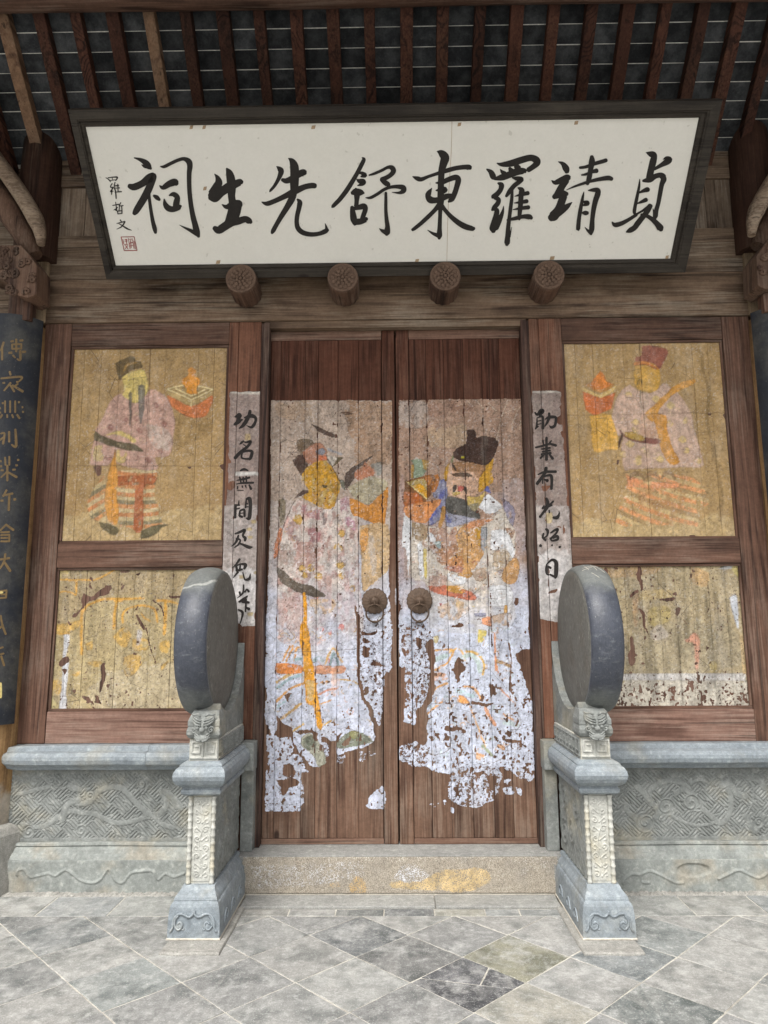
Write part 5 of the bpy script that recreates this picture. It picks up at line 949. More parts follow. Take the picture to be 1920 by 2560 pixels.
    for P, c_, r in (([(230,1420),(400,1450),(380,1600),(240,1560)], (142,120,92), .36), ([(420,1480),(700,1470),(680,1700),(480,1740),(420,1640)], (164,132,116), .34), ([(540,1680),(700,1640),(720,1740),(600,1860),(500,1800)], (166,124,96), .3), ([(690,1560),(780,1440),(940,1470),(955,1640),(985,1740),(900,1870),(800,1950),(720,1900),(620,1830),(720,1700)], (192,146,92), .16), ([(900,1460),(955,1460),(960,1650),(920,1640)], (186,142,60), .2), ([(770,1480),(860,1410),(1080,1380),(1000,1440),(860,1480)], (194,134,94), .2), ([(620,1800),(760,1760),(770,1900),(640,1920)], (188,134,92), .26), ([(600,1860),(760,1870),(740,1940),(610,1900)], (182,132,118), .3), ([(860,1900),(980,1880),(1020,1990),(900,2020)], (176,154,134), .2), ([(1080,1700),(1240,1720),(1220,1900),(1090,1900)], (176,158,136), .2), ([(1180,1900),(1290,1780),(1352,1830),(1330,1990),(1250,2060),(1170,1990)], (190,146,94), .14), ([(420,2070),(580,2055),(860,2130),(880,2215),(600,2170),(440,2120)], (186,106,80), .14), ([(600,2060),(780,2080),(770,2150),(620,2120)], (196,150,80), .24), ([(420,1960),(600,1960),(580,2060),(430,2060)], (184,158,146), .2), ([(710,1940),(860,1930),(840,1990),(730,1990)], (186,140,80), .2), ([(470,1620),(540,1600),(540,1680),(490,1660)], (130,150,150), .2), ([(360,1700),(400,1700),(400,1960),(370,1960)], (196,178,100), .25), ([(950,1480),(1020,1480),(1000,1700),(960,1680)], (150,152,156), .25), ([(1200,1480),(1290,1490),(1280,1580),(1220,1580)], (156,122,100), .28)): cv.poly(B1, P, c_, alpha=.92, rub=r)
    for P in ([(165,1310),(222,1320),(245,1400),(225,1700),(215,2000),(320,2060),(210,1970),(190,1700),(138,1650)], [(1060,1500),(1200,1500),(1292,1660),(1285,1790),(1200,1680),(1060,1700)], [(930,1260),(1010,1130),(1080,1160),(1165,1270),(1040,1330)], [(1050,2070),(1250,2080),(1260,2260),(1050,2260)], [(300,1640),(350,1640),(370,1960),(320,1960)], [(620,1930),(800,1990),(760,2060),(620,2010)], [(400,1500),(470,1540),(480,1620),(420,1600)]): cv.poly(B1, P, (214,214,216), rub=.16)
    RB = [(230,1420),(420,1450),(700,1460),(900,1400),(1050,1380),(1150,1230),(1290,1480),(1305,1650),(1200,1980),(1250,2200),(430,2200),(400,2050),(230,1960)]
    for c_, n_, w_p, sz in (((104,84,70), 70, 6, 26), ((222,220,218), 80, 10, 30), ((190,142,70), 40, 9, 26), ((150,92,78), 30, 8, 24), ((122,124,140), 24, 8, 22)): cv.curls(B1, RB, n_, c_, w_p, sz, n_, .75)
    SK = [(390,300),(1100,300),(1070,900),(1150,1150),(1030,1420),(400,1400),(340,1100)]
    for c_, n_, w_p, sz in (((150,150,160), 70, 6, 40), ((222,224,230), 50, 9, 40), ((206,156,96), 30, 9, 36), ((170,186,184), 26, 14, 34)): cv.curls(B2, SK, n_, c_, w_p, sz, n_+1, .7)
    cv.poly(B1, [(590,850),(632,800),(622,880),(600,1010),(565,960)], (178,136,60), rub=.1); cv.poly(B1, [(1010,830),(1085,755),(1060,900),(1072,1000),(940,1105),(930,1010),(960,920)], (178,136,58), rub=.1)
    cv.poly(B1, [(500,1000),(600,1000),(600,1300),(420,1450),(430,1280),(540,1180),(460,1150)], (140,140,160), rub=.2); cv.poly(B1, [(500,1000),(600,1000),(600,1300),(420,1450),(430,1280),(540,1180),(460,1150)], (78,84,146), alpha=.8, rub=.56); cv.poly(B1, [(600,1290),(900,1370),(720,1450),(600,1450)], (152,152,166), rub=.2); cv.poly(B1, [(560,1330),(700,1360),(660,1420),(560,1400)], (84,90,140), alpha=.8, rub=.52); cv.poly(B1, [(1160,1160),(1290,1260),(1280,1460),(1190,1300)], (132,130,152), alpha=.8, rub=.42); cv.poly(B1, [(985,1080),(1030,1040),(1060,1120)], (96,100,150), rub=.3)
    cv.poly(B1, [(555,1260),(595,1260),(560,1450),(515,1450)], (176,134,82), rub=.15)
    cv.poly(B1, [(640,775),(700,690),(765,700),(700,740),(655,810)], (112,112,82)); cv.poly(B1, [(630,840),(720,790),(900,800),(1010,830),(940,960),(920,1120),(820,1150),(780,1195),(700,1150),(620,1120),(605,1000)], (194,160,136), rub=.1); cv.poly(B1, [(660,800),(1000,815),(930,960),(860,900),(680,900)], (140,102,66), alpha=.8, rub=.34)
    cv.poly(B1, [(805,470),(885,463),(905,550),(960,530),(1080,548),(1135,620),(1070,760),(1000,835),(860,800),(760,792),(675,745),(690,670),(800,600)], (68,50,43), rub=.06); cv.poly(B1, [(750,735),(785,735),(780,765),(755,765)], (186,176,60))
    for P, c_ in (([(630,920),(800,908),(865,940),(700,948)], (92,72,58)), ([(660,790),(700,880),(690,890),(655,830)], (70,56,48)), ([(680,1028),(715,1040),(690,1095),(655,1105)], (76,66,60)), ([(770,1040),(802,1060),(810,1135),(780,1090)], (76,66,60)), ([(718,1045),(775,1048),(770,1092),(725,1097)], (178,98,86)), ([(760,960),(830,970),(790,1000)], (206,172,148)), ([(650,1105),(730,1100),(740,1130),(670,1140)], (170,146,84))): cv.poly(B1, P, c_)
    cv.poly(B1, [(600,1140),(700,1160),(800,1190),(920,1300),(945,1380),(860,1365),(680,1335),(600,1290)], (84,82,78), rub=.2); cv.poly(B1, [(810,1150),(920,1150),(1010,1090),(960,1200),(890,1305),(820,1230)], (186,160,96), rub=.12); cv.poly(B1, [(830,1240),(930,1210),(900,1300),(860,1290)], (140,130,102))
    cv.poly(B1, [(240,780),(330,770),(400,800),(390,900),(330,950),(235,960),(262,870)], (132,144,122)); cv.poly(B1, [(345,770),(430,790),(400,880),(370,860)], (184,144,70), alpha=.8); cv.poly(B1, [(232,830),(262,830),(258,950),(234,950)], (184,144,70), alpha=.8)
    cv.poly(B1, [(175,1000),(380,930),(512,925),(518,1030),(400,1180),(390,1212),(320,1252),(163,1252)], (122,80,46), rub=.0); cv.poly(B1, [(380,930),(512,925),(518,1030),(470,1110),(400,1060)], (176,112,56), rub=.36); cv.poly(B1, [(190,1010),(360,960),(400,1060),(395,1170),(300,1090)], (172,152,98), alpha=.9, rub=.25); cv.poly(B1, [(248,1040),(330,1018),(392,1090),(398,1172)], (202,150,54)); cv.line(B1, [(190,1005),(300,1090),(400,1170)], 10, (222,206,150), .9); cv.poly(B1, [(170,1100),(320,1120),(350,1240),(165,1250)], (186,104,54), alpha=.8, rub=.46)
    cv.poly(B1, [(163,1250),(400,1205),(552,1188),(480,1290),(380,1425),(235,1392),(163,1312)], (202,138,90), rub=.12)
    for A in ([(820,170),(870,230)], [(900,160),(980,245)], [(1025,190),(1110,275)], [(1230,165),(1165,320),(1130,480),(1110,580)], [(1170,300),(1320,250)], [(1350,235),(1280,380),(1270,445)], [(1365,310),(1350,460)]): cv.line(B1, A, 7, (206,190,172), .75)
    O = (214,158,80)
    for P, wd, c_ in (([(400,505),(540,495),(560,525),(500,620),(410,672)], 20, O), ([(530,520),(590,490),(640,510),(665,590)], 16, (216,172,90)), ([(680,512),(780,540),(828,620),(818,712)], 22, (218,174,78)), ([(650,818),(740,830),(800,915)], 20, (218,160,90)), ([(380,862),(440,815),(510,788)], 18, O), ([(340,1052),(400,1000),(465,948)], 16, (214,160,100)), ([(840,1000),(870,1060),(925,1150)], 28, (218,154,108)), ([(710,985),(760,1120),(840,1330)], 14, (218,170,110)), ([(918,365),(932,600),(952,742)], 20, (208,136,74)), ([(980,842),(1040,910),(1085,950)], 12, (204,140,90)), ([(1000,1052),(1050,1090),(1100,1112)], 16, (214,160,110)), ([(950,595),(1050,640)], 30, (170,132,70)), ([(600,600),(700,545),(770,590),(790,680)], 40, (182,196,190)), ([(410,580),(500,550)], 44, (176,194,192)), ([(600,850),(680,880),(740,900)], 30, (184,206,210)), ([(820,1330),(900,1410)], 26, (150,158,120)), ([(1010,1130),(1120,1150)], 40, (196,210,210))): cv.line(B2, P, wd, c_, .85, rub=.3)
    for P, c_, r in (([(612,893),(660,900),(708,957),(620,957)], (226,154,70), .0), ([(785,325),(845,335),(825,420),(775,435)], (208,188,86), .3), ([(808,228),(885,208),(895,292),(820,272)], (212,138,90), .15), ([(750,175),(845,178),(835,212),(758,208)], (122,122,142), .2), ([(1005,110),(1035,110),(1035,180),(1005,170)], (206,156,70), .2), ([(600,70),(660,90),(640,140),(590,120)], (206,176,120), .3), ([(720,120),(750,120),(745,140)], (218,190,80), .1), ([(440,90),(465,95),(450,115)], (190,80,80), .1), ([(400,690),(520,720),(500,760),(400,770)], (214,160,120), .42), ([(760,1390),(830,1400),(810,1450),(770,1440)], (220,164,110), .3), ([(940,1320),(1000,1320),(1010,1370),(960,1350)], (218,164,110), .4), ([(390,380),(440,380),(430,440),(400,440)], (214,196,140), .4), ([(430,120),(620,60),(700,160),(600,240),(450,220)], (186,162,140), .46), ([(900,200),(1060,180),(1050,280),(920,270)], (186,160,136), .46)): cv.poly(B2, P, c_, alpha=.85, rub=r)
    for P in ([(330,1185),(345,1080),(370,1250),(330,1180)],): cv.line(B2, P, 6, (96,84,78), .6)
    cv.line(B2, [(330,1380),(400,1405),(500,1380),(550,1345),(620,1400),(720,1395),(745,1390),(770,1460),(820,1490),(940,1460),(1030,1410),(1040,1350)], 7, (110,98,92), .75); cv.line(B2, [(380,965),(600,962),(900,970),(1080,972)], 5, (104,96,92), .6); cv.line(B2, [(1100,1000),(1150,1110),(1130,1180),(1060,1190)], 7, (104,96,92), .7)
    cv.finish(1, lambda x, z: .27+.09*np.clip((1.75-z)/.5, 0, 1), .2, 34, lambda x, z: .19+.10*np.clip((1.5-z)/.4, 0, 1), 0, .10, .10, 1.06, 1.6); return cv
def door(sgn):
    cv = leaf_left() if sgn < 0 else leaf_right()
    lab = ('plank door leaf with flaking painted guardian whose face is yellow', 'plank door leaf with flaking painted guardian whose crown is black')[sgn > 0]
    t = thing('door_leaf', (sgn*.43, YD, .2295), lab, 'door')
    e = [-.860,-.787,-.618,-.530,-.392,-.252,-.095] if sgn < 0 else [.095,.212,.332,.468,.598,.718,.860]
    for n_, (a, b) in enumerate(zip(e[:-1], e[1:])):
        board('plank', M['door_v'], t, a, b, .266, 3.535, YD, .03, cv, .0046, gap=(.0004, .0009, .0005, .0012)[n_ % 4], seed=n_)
    a, b = sorted((sgn*.0035, sgn*.093))
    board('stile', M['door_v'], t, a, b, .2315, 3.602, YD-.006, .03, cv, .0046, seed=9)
    a, b = sorted((sgn*.095, sgn*.861))
    boxo('rail', M['door_h'], t, a, b, YD-.004, .52, .2312, .2645, .003, 8, .0008); boxo('rail', M['door_h'], t, a, b, YD-.005, .52, 3.536, 3.602, .003, 8, .0008)
    # knocker: scalloped iron plate, boss, ring
    kx, kz = sgn*.146, 1.733; y0 = YD-.006
    k = MB(); n = 72; rings = []
    for f, yy in ((1.0, 0), (1.0, .004), (.93, .0065), (.62, .010), (.42, .013), (.36, .020), (.30, .030), (.20, .037), (.03, .040)):
        ring = []
        for q in range(n):
            an = 2*math.pi*q/n; sc = abs(math.sin(an*9)); r = .086*f*(1-.06*(1-sc)*(f > .9)); rib = .0028*(1-sc)*(1 if .4 < f < .95 else 0)
            ring.append((kx+r*math.cos(an), y0-yy-rib, kz+r*math.sin(an)))
        rings.append(ring)
    pl = k.loft(rings, True, True).build('knocker_plate', M['iron'], t)
    MB().tube([(kx, y0-.032, kz+.004), (kx, y0-.052, kz-.004), (kx, y0-.054, kz-.022), (kx, y0-.048, kz-.03)], .0042, 8).build('hook', M['iron'], pl)
    R = .056; MB().tube([(kx+R*math.sin(a_), y0-.046+.026*(1-math.cos(a_))*.5, kz-.024-R*(1-math.cos(a_))) for a_ in np.linspace(0, 2*math.pi, 37)], .0058, 8, cap=False).build('knocker_ring', M['iron'], pl)
    sb = MB().ball((kx, y0-.004, kz-.135), (.024, .012, .009)); sb.build('striker_stud', M['iron'], t)
    return t
door(-1); door(1)

# ---- lintel, pegs, upper wall
lt = thing('lintel_beam', (0, .5, 3.66), 'weathered grey-brown lintel beam spanning the doorway under the name plaque', 'beam')
MB().box(-2.44, 2.44, YF-.012, .56, 3.656, 3.978).build('beam', M['beam'], lt, .012, 40, .002, 3)
def peg(x, where):
    t = thing('door_peg', (x, .42, 3.85), 'round fluted wooden lintel peg with carved flower face above the '+where, 'peg', 'four carved pegs on the lintel')
    c = (x, YF-.01, 3.85); rings = []; n = 60; random.seed(int(x*100)+500)
    for f, yy in ((.98, -.02), (1.0, .02), (1.0, .12), (1.03, .20), (1.0, .225)):
        rings.append([(x+.1*f*(1+.035*math.cos(a*15)*(yy < .19))*math.cos(a), c[1]-yy, 3.85+.1*f*(1+.035*math.cos(a*15)*(yy < .19))*math.sin(a)) for a in [2*math.pi*q/n for q in range(n)]])
    sh = MB().loft(rings, True, True).build('shaft', M['stud'], t)
    yf = c[1]-.225; MB().lathe([(.0,.101),(.006,.1),(.008,.092),(.003,.087),(.001,.08)], (x, yf, 3.85), 'y', 48).build('rim', M['studface'], t)
    fl_ = MB()
    for ring, (r, m, sz) in enumerate(((.066, 14, .0165), (.045, 10, .0145), (.025, 7, .012))):
        for q in range(m):
            an = 2*math.pi*(q+.5*ring)/m; fl_.ball((x+r*math.cos(an), yf-.002-ring*.003, 3.85+r*math.sin(an)), (sz, .008, sz), 8, 5)
    fl_.ball((x, yf-.010, 3.85), (.013, .008, .013)); fl_.build('flower_carving', M['studface'], t)
for x, where in ((-1.018, 'seven-character couplet board'), (-.342, 'leaf of the yellow-faced guardian'), (.336, 'leaf of the black-crowned guardian'), (1.02, 'six-character couplet board')): peg(x, where)
uw = thing('upper_wall', (0, .5, 3.98), 'weathered plank wall above the lintel behind the name plaque', 'wall')
zr = [3.979, 4.083, 4.204, 4.310]
for n_, (a, b) in enumerate(zip(zr[:-1], zr[1:])): boxo('wall_plank', M['wallplank'], uw, -2.416, 2.416, YF+.002*(n_ % 2), .50, a+.001, b-.001, .003, 30, .0015, n_)
xs = [-2.416, -2.20, -1.9, -1.6, -1.2, -.8, -.4, 0, .4, .8, 1.2, 1.6, 1.93, 2.2, 2.416]
for n_, (a, b) in enumerate(zip(xs[:-1], xs[1:])): boxo('wall_board', M['wallboard'], uw, a+.0015, b-.0015, YF+.012+.002*(n_ % 2), .50, 4.311, 4.686, .003, 6, .001, n_)
zr = [4.687, 4.77, 4.86, 4.925]
for n_, (a, b) in enumerate(zip(zr[:-1], zr[1:])): boxo('wall_plank', M['wallplank'], uw, -2.416, 2.416, YF+.003*(n_ % 2)-.004, .50, a+.001, b-.001, .003, 30, .0012, n_+7)
for sgn in (-1, 1):
    a, b = sorted((sgn*2.417, sgn*2.535)); boxo('edge_post', M['post'], uw, a, b, YF-.03, .50, 3.655, 4.98, .012, 20, .003, sgn)
# side bays beyond the columns
for sgn in (-1, 1):
    t = thing('side_wall', (sgn*3.9, .5, 0), ('brown plank wall of the bay beyond the column with gilded couplet board', 'brown plank wall of the bay beyond the column with plain couplet board')[sgn > 0], 'wall')
    for n_ in range(14):
        z = .85+n_*.3; a, b = sorted((sgn*2.52, sgn*5.4)); boxo('wall_plank', M['wallplank'], t, a, b, YF+.03+.003*(n_ % 2), .52, z+.001, z+.299, .004, 12, .0015, n_)
    a, b = sorted((sgn*2.45, sgn*5.4)); boxo('stone_base', M['grey'], t, a+.002, b-.002, .33, .5, -.003, .848, .01)

# ---- name plaque
P0 = np.array([0, .25, 3.897]); PT = np.array([0, -.44, 4.627]); PH = np.linalg.norm(PT-P0); PV = (PT-P0)/PH; PN = np.cross((1, 0, 0), PV)
def pq(u, v, h=0): return P0+np.array([u, 0, 0])+PV*v+PN*h
def puv(px, py): q = onplane(px, py, P0, PN)-P0; return q[0], float(q.dot(PV))
pl = thing('name_plaque', (0, .25, 3.897), 'white name plaque with eight black brushed characters in a dark frame', 'plaque')
kk = 1.15732; cs = [puv(*p) for p in ((185*kk,272*kk), (1510*kk,256*kk), (250*kk,574*kk), (1447*kk,558*kk))]
U0 = (cs[0][0]+cs[2][0])/2; U1 = (cs[1][0]+cs[3][0])/2; V1 = (cs[0][1]+cs[1][1])/2; V0 = (cs[2][1]+cs[3][1])/2; HW = 1.935
mb = MB(); mb.add([pq(U0-.01, V0-.01), pq(U1+.01, V0-.01), pq(U1+.01, V1+.01), pq(U0-.01, V1+.01)], [(0, 1, 2, 3)]); mb.add([pq(U0-.01, V0-.01, -.03), pq(U1+.01, V0-.01, -.03), pq(U1+.01, V1+.01, -.03), pq(U0-.01, V1+.01, -.03)], [(3, 2, 1, 0)])
mb.build('board', M['white'], pl)
O4 = [(-HW, 0), (HW, 0), (HW, PH), (-HW, PH)]; I4 = [(U0, V0), (U1, V0), (U1, V1), (U0, V1)]
prof = [(0, -.05), (0, .022), (.04, .030), (.55, .030), (.60, .024), (.66, .024), (.70, .014), (.80, .018), (.92, .014), (1.0, .004), (1.0, -.01)]
for i in range(4):
    j = (i+1) % 4; ra, rb = [], []
    for f, h in prof:
        a = np.array(O4[i])*(1-f)+np.array(I4[i])*f; b = np.array(O4[j])*(1-f)+np.array(I4[j])*f; ra.append(pq(*a, h)); rb.append(pq(*b, h))
    n = len(prof); MB().add(ra+rb, [(k_, n+k_, n+k_+1, k_+1) for k_ in range(n-1)]).build('frame_side', M['plaqueframe'], pl)
boxo('hanging_batten', M['darkbeam'], pl, -1.5, 1.5, -.30, -.26, 4.60, 4.66, .004)
Q3, Q4, Q5, Q6 = Crop(240, 340, .28933), Crop(640, 340, .28933), Crop(1000, 340, .28933), Crop(1320, 340, .28933)
CH = [(Q3, [[(330,188,8),(385,205,28),(430,232,45),(455,262,45),(475,282,18)],[(395,248,6),(420,262,24),(455,262,36)],[(290,432,36),(330,440,52),(400,410,52),(460,365,64),(492,345,52),(495,365,46),(480,400,52),(450,470,56),(410,545,55),(370,610,52),(345,650,46),(332,668,34)],[(458,500,22),(465,570,24),(478,660,26),(492,740,30),(508,800,34),(515,835,22)],[(500,515,18),(525,530,34),(548,550,22)],[(557,262,8),(590,264,24),(650,235,26),(710,208,26),(760,197,28),(800,218,44),(812,255,42),(806,320,36),(806,420,34),(812,520,34),(825,620,36),(840,700,40),(858,770,44),(872,830,48),(888,868,22)],[(870,845,34),(810,812,24),(760,788,12),(722,768,3)],[(550,428,8),(580,445,34),(630,415,48),(680,398,54),(695,412,36)],[(590,545,10),(600,590,36),(625,622,46),(665,632,44),(715,612,46),(735,604,16)],[(635,512,12),(670,503,36),(702,528,40),(695,580,48),(690,615,44)]]),
 (Q3, [[(1025,328,6),(1050,360,34),(1060,405,58),(1035,450,62),(1005,500,66),(990,515,44)],[(1000,525,60),(1035,545,46),(1085,485,62),(1150,440,70),(1205,415,58),(1245,398,50),(1258,398,34)],[(1130,282,16),(1150,315,50),(1165,370,65),(1172,450,64),(1172,520,54),(1180,580,58),(1182,650,76),(1172,715,88),(1150,755,74)],[(1090,592,8),(1130,612,36),(1190,590,56),(1235,580,48),(1248,600,34)],[(1240,595,40),(1222,655,48),(1200,720,50)],[(1025,795,36),(1060,812,58),(1110,782,62),(1170,745,64),(1230,735,54),(1290,718,48),(1325,735,46),(1338,745,28)]]),
 (Q4, [[(178,262,6),(205,285,38),(217,310,42),(195,370,30),(160,430,24),(128,468,20),(118,482,8)],[(280,192,6),(310,215,42),(330,260,64),(334,330,66),(332,400,66),(330,470,58)],[(228,378,26),(265,387,42),(320,362,46),(380,325,50),(412,316,52),(420,322,36)],[(50,570,8),(95,584,34),(160,562,36),(240,525,40),(330,480,50),(420,440,42),(480,428,42),(508,430,40)],[(330,470,52),(310,540,52),(270,612,44),(220,692,38),(180,760,34),(150,815,34),(138,838,20)],[(358,547,14),(378,572,38),(372,620,36),(356,690,34),(352,750,34),(366,800,38),(410,836,38),(480,850,34),(550,842,32),(600,822,36),(622,812,20)],[(612,815,30),(606,782,16),(597,755,4)]]),
 (Q4, [[(918,187,10),(932,202,28),(915,242,32),(880,310,32),(840,380,34),(790,460,36),(730,540,34),(690,582,32),(664,608,26),(657,616,12)],[(888,322,14),(912,320,26),(942,340,34),(908,350,14)],[(870,373,8),(892,388,34),(925,396,46),(915,415,30),(878,428,8)],[(832,492,30),(860,485,56),(908,488,46),(932,493,14)],[(862,455,18),(872,500,44),(870,560,34),(866,605,34)],[(830,615,28),(836,660,42),(845,720,50),(855,762,26)],[(840,628,26),(890,616,38),(932,608,46),(945,632,38),(930,680,36),(915,725,34)],[(850,740,48),(900,738,46),(950,720,38),(960,722,16)],[(978,338,12),(1020,325,20),(1080,300,22),(1140,270,24),(1175,275,38),(1188,302,38),(1165,335,34),(1125,360,34),(1088,375,36)],[(1085,375,30),(1110,398,38),(1138,418,40),(1142,432,26)],[(948,532,6),(990,532,22),(1050,500,24),(1110,460,24),(1170,440,24),(1230,437,32),(1272,447,42),(1272,475,38),(1235,490,20),(1175,485,4)],[(1122,490,20),(1122,560,24),(1122,640,26),(1128,720,30),(1136,780,36),(1132,832,46),(1128,852,22)],[(1125,832,40),(1088,816,22),(1066,798,4)]]),
 (Q5, [[(110,350,8),(150,367,34),(185,374,32),(240,352,24),(320,325,26),(400,300,34),(480,278,34),(560,268,36),(598,272,42),(606,280,26)],[(320,132,6),(355,147,50),(388,185,66),(375,240,58),(360,300,50),(355,380,46),(352,480,48),(352,560,50),(348,640,32),(345,720,30),(342,800,34),(340,858,42),(338,885,22)],[(335,862,34),(285,842,22),(238,812,4)],[(275,450,5),(250,490,38),(242,520,42),(262,550,52),(300,556,44),(350,548,44)],[(310,405,10),(360,402,32),(420,375,38),(480,357,42),(503,378,44),(490,440,40),(470,500,40),(445,545,42),(420,568,16)],[(310,470,8),(345,466,34),(388,462,42),(380,482,28)],[(340,548,44),(400,522,42),(440,512,28)],[(340,592,40),(300,640,32),(240,700,32),(180,755,30),(130,795,28),(108,810,22)],[(355,592,34),(390,640,30),(440,695,34),(500,745,40),(560,780,44),(620,798,38),(638,798,26)]]),
 (Q5, [[(750,287,12),(785,312,38),(805,350,46),(822,368,26)],[(838,235,8),(880,246,32),(960,236,50),(1050,207,50),(1130,188,48),(1178,208,54),(1183,235,48),(1150,265,40),(1110,292,38)],[(820,370,22),(880,357,48),(950,332,50),(1010,308,54),(1070,302,44),(1080,310,24)],[(865,285,4),(885,312,28),(908,320,26)],[(948,278,24),(962,302,46)],[(1005,262,44),(1030,272,30)],[(848,407,16),(875,422,40),(870,460,36),(840,500,38),(805,525,36),(795,535,12)],[(820,532,30),(850,547,34),(845,580,36),(815,615,34),(795,640,16)],[(800,635,16),(835,638,34),(830,690,42),(815,750,50),(806,800,58),(806,822,34)],[(895,605,5),(885,660,24),(855,730,42),(825,790,50)],[(970,360,10),(1010,367,34),(1050,372,34),(1030,395,34),(985,430,34),(945,480,34),(918,520,20)],[(970,460,18),(965,540,26),(955,620,28),(945,700,28),(935,780,32),(930,860,36),(925,918,42),(922,938,26)],[(965,785,3),(955,830,10),(945,870,18)],[(1020,447,12),(1050,467,42),(1045,520,38),(1040,600,36),(1032,680,30),(1030,720,16)],[(990,520,5),(1040,507,22),(1105,492,32)],[(985,578,5),(1040,572,24),(1095,562,32)],[(975,635,5),(1040,624,24),(1110,615,32)],[(925,725,12),(990,712,28),(1060,695,30),(1115,697,40),(1135,708,26)]]),
 (Q6, [[(262,222,6),(300,240,32),(328,280,50),(336,308,36)],[(205,385,8),(235,402,34),(290,380,46),(340,362,54),(350,368,34)],[(330,385,48),(290,440,52),(260,500,58),(225,527,36)],[(250,512,46),(300,500,58),(335,500,32)],[(305,520,60),(285,580,58),(260,640,62),(222,690,74),(198,708,54)],[(230,682,64),(290,640,56),(340,605,38),(380,572,5)],[(550,178,28),(552,220,46),(540,290,38),(528,360,38),(512,412,28)],[(448,273,20),(500,266,24),(570,240,28),(640,220,30),(674,209,30)],[(462,336,12),(500,330,20),(550,310,24),(592,299,36)],[(330,467,3),(390,440,14),(460,415,20),(540,390,24),(620,372,30),(690,362,36),(722,370,30)],[(520,470,8),(560,466,28),(603,467,34),(602,500,42),(582,560,40),(565,640,36),(555,720,34),(550,800,40),(542,846,22)],[(542,832,36),(515,815,18),(490,785,3)],[(482,482,6),(470,540,22),(455,620,28),(440,710,30),(432,798,32),(432,808,22)],[(470,566,10),(500,572,30),(510,582,38),(478,598,14)],[(460,662,8),(492,664,34),(512,664,28)]]),
 (Q6, [[(1020,142,6),(1060,156,44),(1090,165,42),(1080,220,52),(1065,280,50),(1050,350,50),(1042,380,42)],[(995,387,20),(1050,376,46),(1100,347,38),(1150,337,38),(1178,346,28)],[(1088,287,22),(1150,252,32),(1200,222,48),(1222,202,42),(1195,190,26),(1165,202,3)],[(1150,342,38),(1172,370,44),(1155,420,36),(1140,500,34),(1125,580,32),(1108,640,34),(1100,690,38),(1098,708,24)],[(1078,625,3),(1088,660,18),(1095,700,30)],[(965,372,6),(960,430,18),(945,510,24),(928,590,26),(918,655,26),(930,682,14)],[(955,492,10),(1000,472,28),(1030,463,38),(1036,470,28)],[(945,582,10),(990,564,26),(1020,550,32)],[(925,682,18),(980,650,16),(1030,622,30),(1052,606,34)],[(1055,602,38),(1030,650,38),(990,700,40),(950,750,42),(920,790,40),(880,815,38),(850,828,12)],[(725,742,8),(750,766,34),(800,757,34),(860,727,28),(935,680,24)],[(980,682,26),(1030,692,28),(1080,725,36),(1120,765,44),(1142,795,52),(1148,808,34)]])]
def pmap(crop):
    def f(x, y, l): u, v = puv(*crop(x, y)); return pq(u, v, .0012+l)
    return f
for crop, SS in CH: strokes(MB(), SS, pmap(crop), 1.16).build('character', M['ink'], pl)
SIG = [[[(85,360,5),(110,375,9),(125,395,7)],[(105,360,7),(150,355,9),(185,357,12),(170,385,7)],[(115,385,6),(150,380,6),(170,378,6)],[(140,360,5),(145,380,5)],[(140,410,8),(125,440,8),(150,445,8),(125,480,8),(150,475,6)],[(140,450,8),(135,505,8)],[(165,400,8),(158,440,8),(170,480,10),(175,540,9)],[(165,430,8),(195,428,10)],[(165,450,6),(205,448,8)],[(165,485,6),(220,480,10)],[(190,415,8),(192,480,8)]],
 [[(145,600,8),(195,590,10)],[(170,570,6),(178,640,10),(165,635,6)],[(155,640,6),(190,615,6)],[(215,575,8),(200,600,8)],[(205,600,6),(200,640,8)],[(200,605,6),(235,600,8)],[(222,605,8),(225,640,8)],[(185,645,8),(190,672,8)],[(190,672,8),(225,668,8)],[(225,668,8),(225,645,9)],[(190,648,8),(225,644,8)]],
 [[(210,725,10),(220,740,8)],[(180,755,6),(250,738,10)],[(250,740,12),(225,780,10),(180,805,4)],[(195,755,5),(230,775,10),(270,800,12),(310,815,3)]]]
for SS in SIG: strokes(MB(), SS, pmap(Q3), 1.1).build('signature_character', M['ink'], pl)
SEAL = [[(217,872,6),(330,870,6)],[(330,870,6),(355,988,6)],[(355,988,6),(245,990,6)],[(245,990,6),(217,872,6)],[(280,885,5),(295,975,5)],[(232,890,5),(240,930,5)],[(250,895,5),(270,893,5)],[(250,908,5),(272,906,5)],[(262,890,5),(266,930,5)],[(245,938,5),(275,935,5)],[(255,945,5),(278,975,5)],[(275,945,5),(252,975,5)],[(290,892,5),(318,888,5)],[(300,900,5),(305,965,5)],[(318,895,5),(330,970,5)],[(330,905,5),(342,975,5)],[(290,925,5),(318,918,5)],[(292,950,5),(320,945,5)]]
strokes(MB(), SEAL, pmap(Q3), 1.0).build('red_seal', M['red'], pl)
tp = MB()
for x, y in ((478,318),(510,318),(783,318),(1148,311),(1440,307),(512,471),(545,655),(1042,652),(1380,645),(1667,643)):
    f = lambda a, b: (lambda uv: pq(*uv, .0011))(puv(x+a, y+b)); w_ = random.uniform(3.5, 6); tp.add([f(-w_, 5), f(w_-1, 4), f(w_+1, -5), f(-w_+2, -4)], [(0, 1, 2, 3)])
tp.build('tape_scrap', M['paper'], pl)
cr = MB(); pts = [(1130,300),(1128,380),(1122,480),(1119,560),(1117,655)]
for a, b in zip(pts[:-1], pts[1:]): p, q = puv(*a), puv(*b); cr.add([pq(p[0]-.0012, p[1], .0009), pq(q[0]-.0012, q[1], .0009), pq(q[0]+.0012, q[1], .0009), pq(p[0]+.0012, p[1], .0009)], [(0, 1, 2, 3)])
cr.build('board_seam', M['paper'], pl)

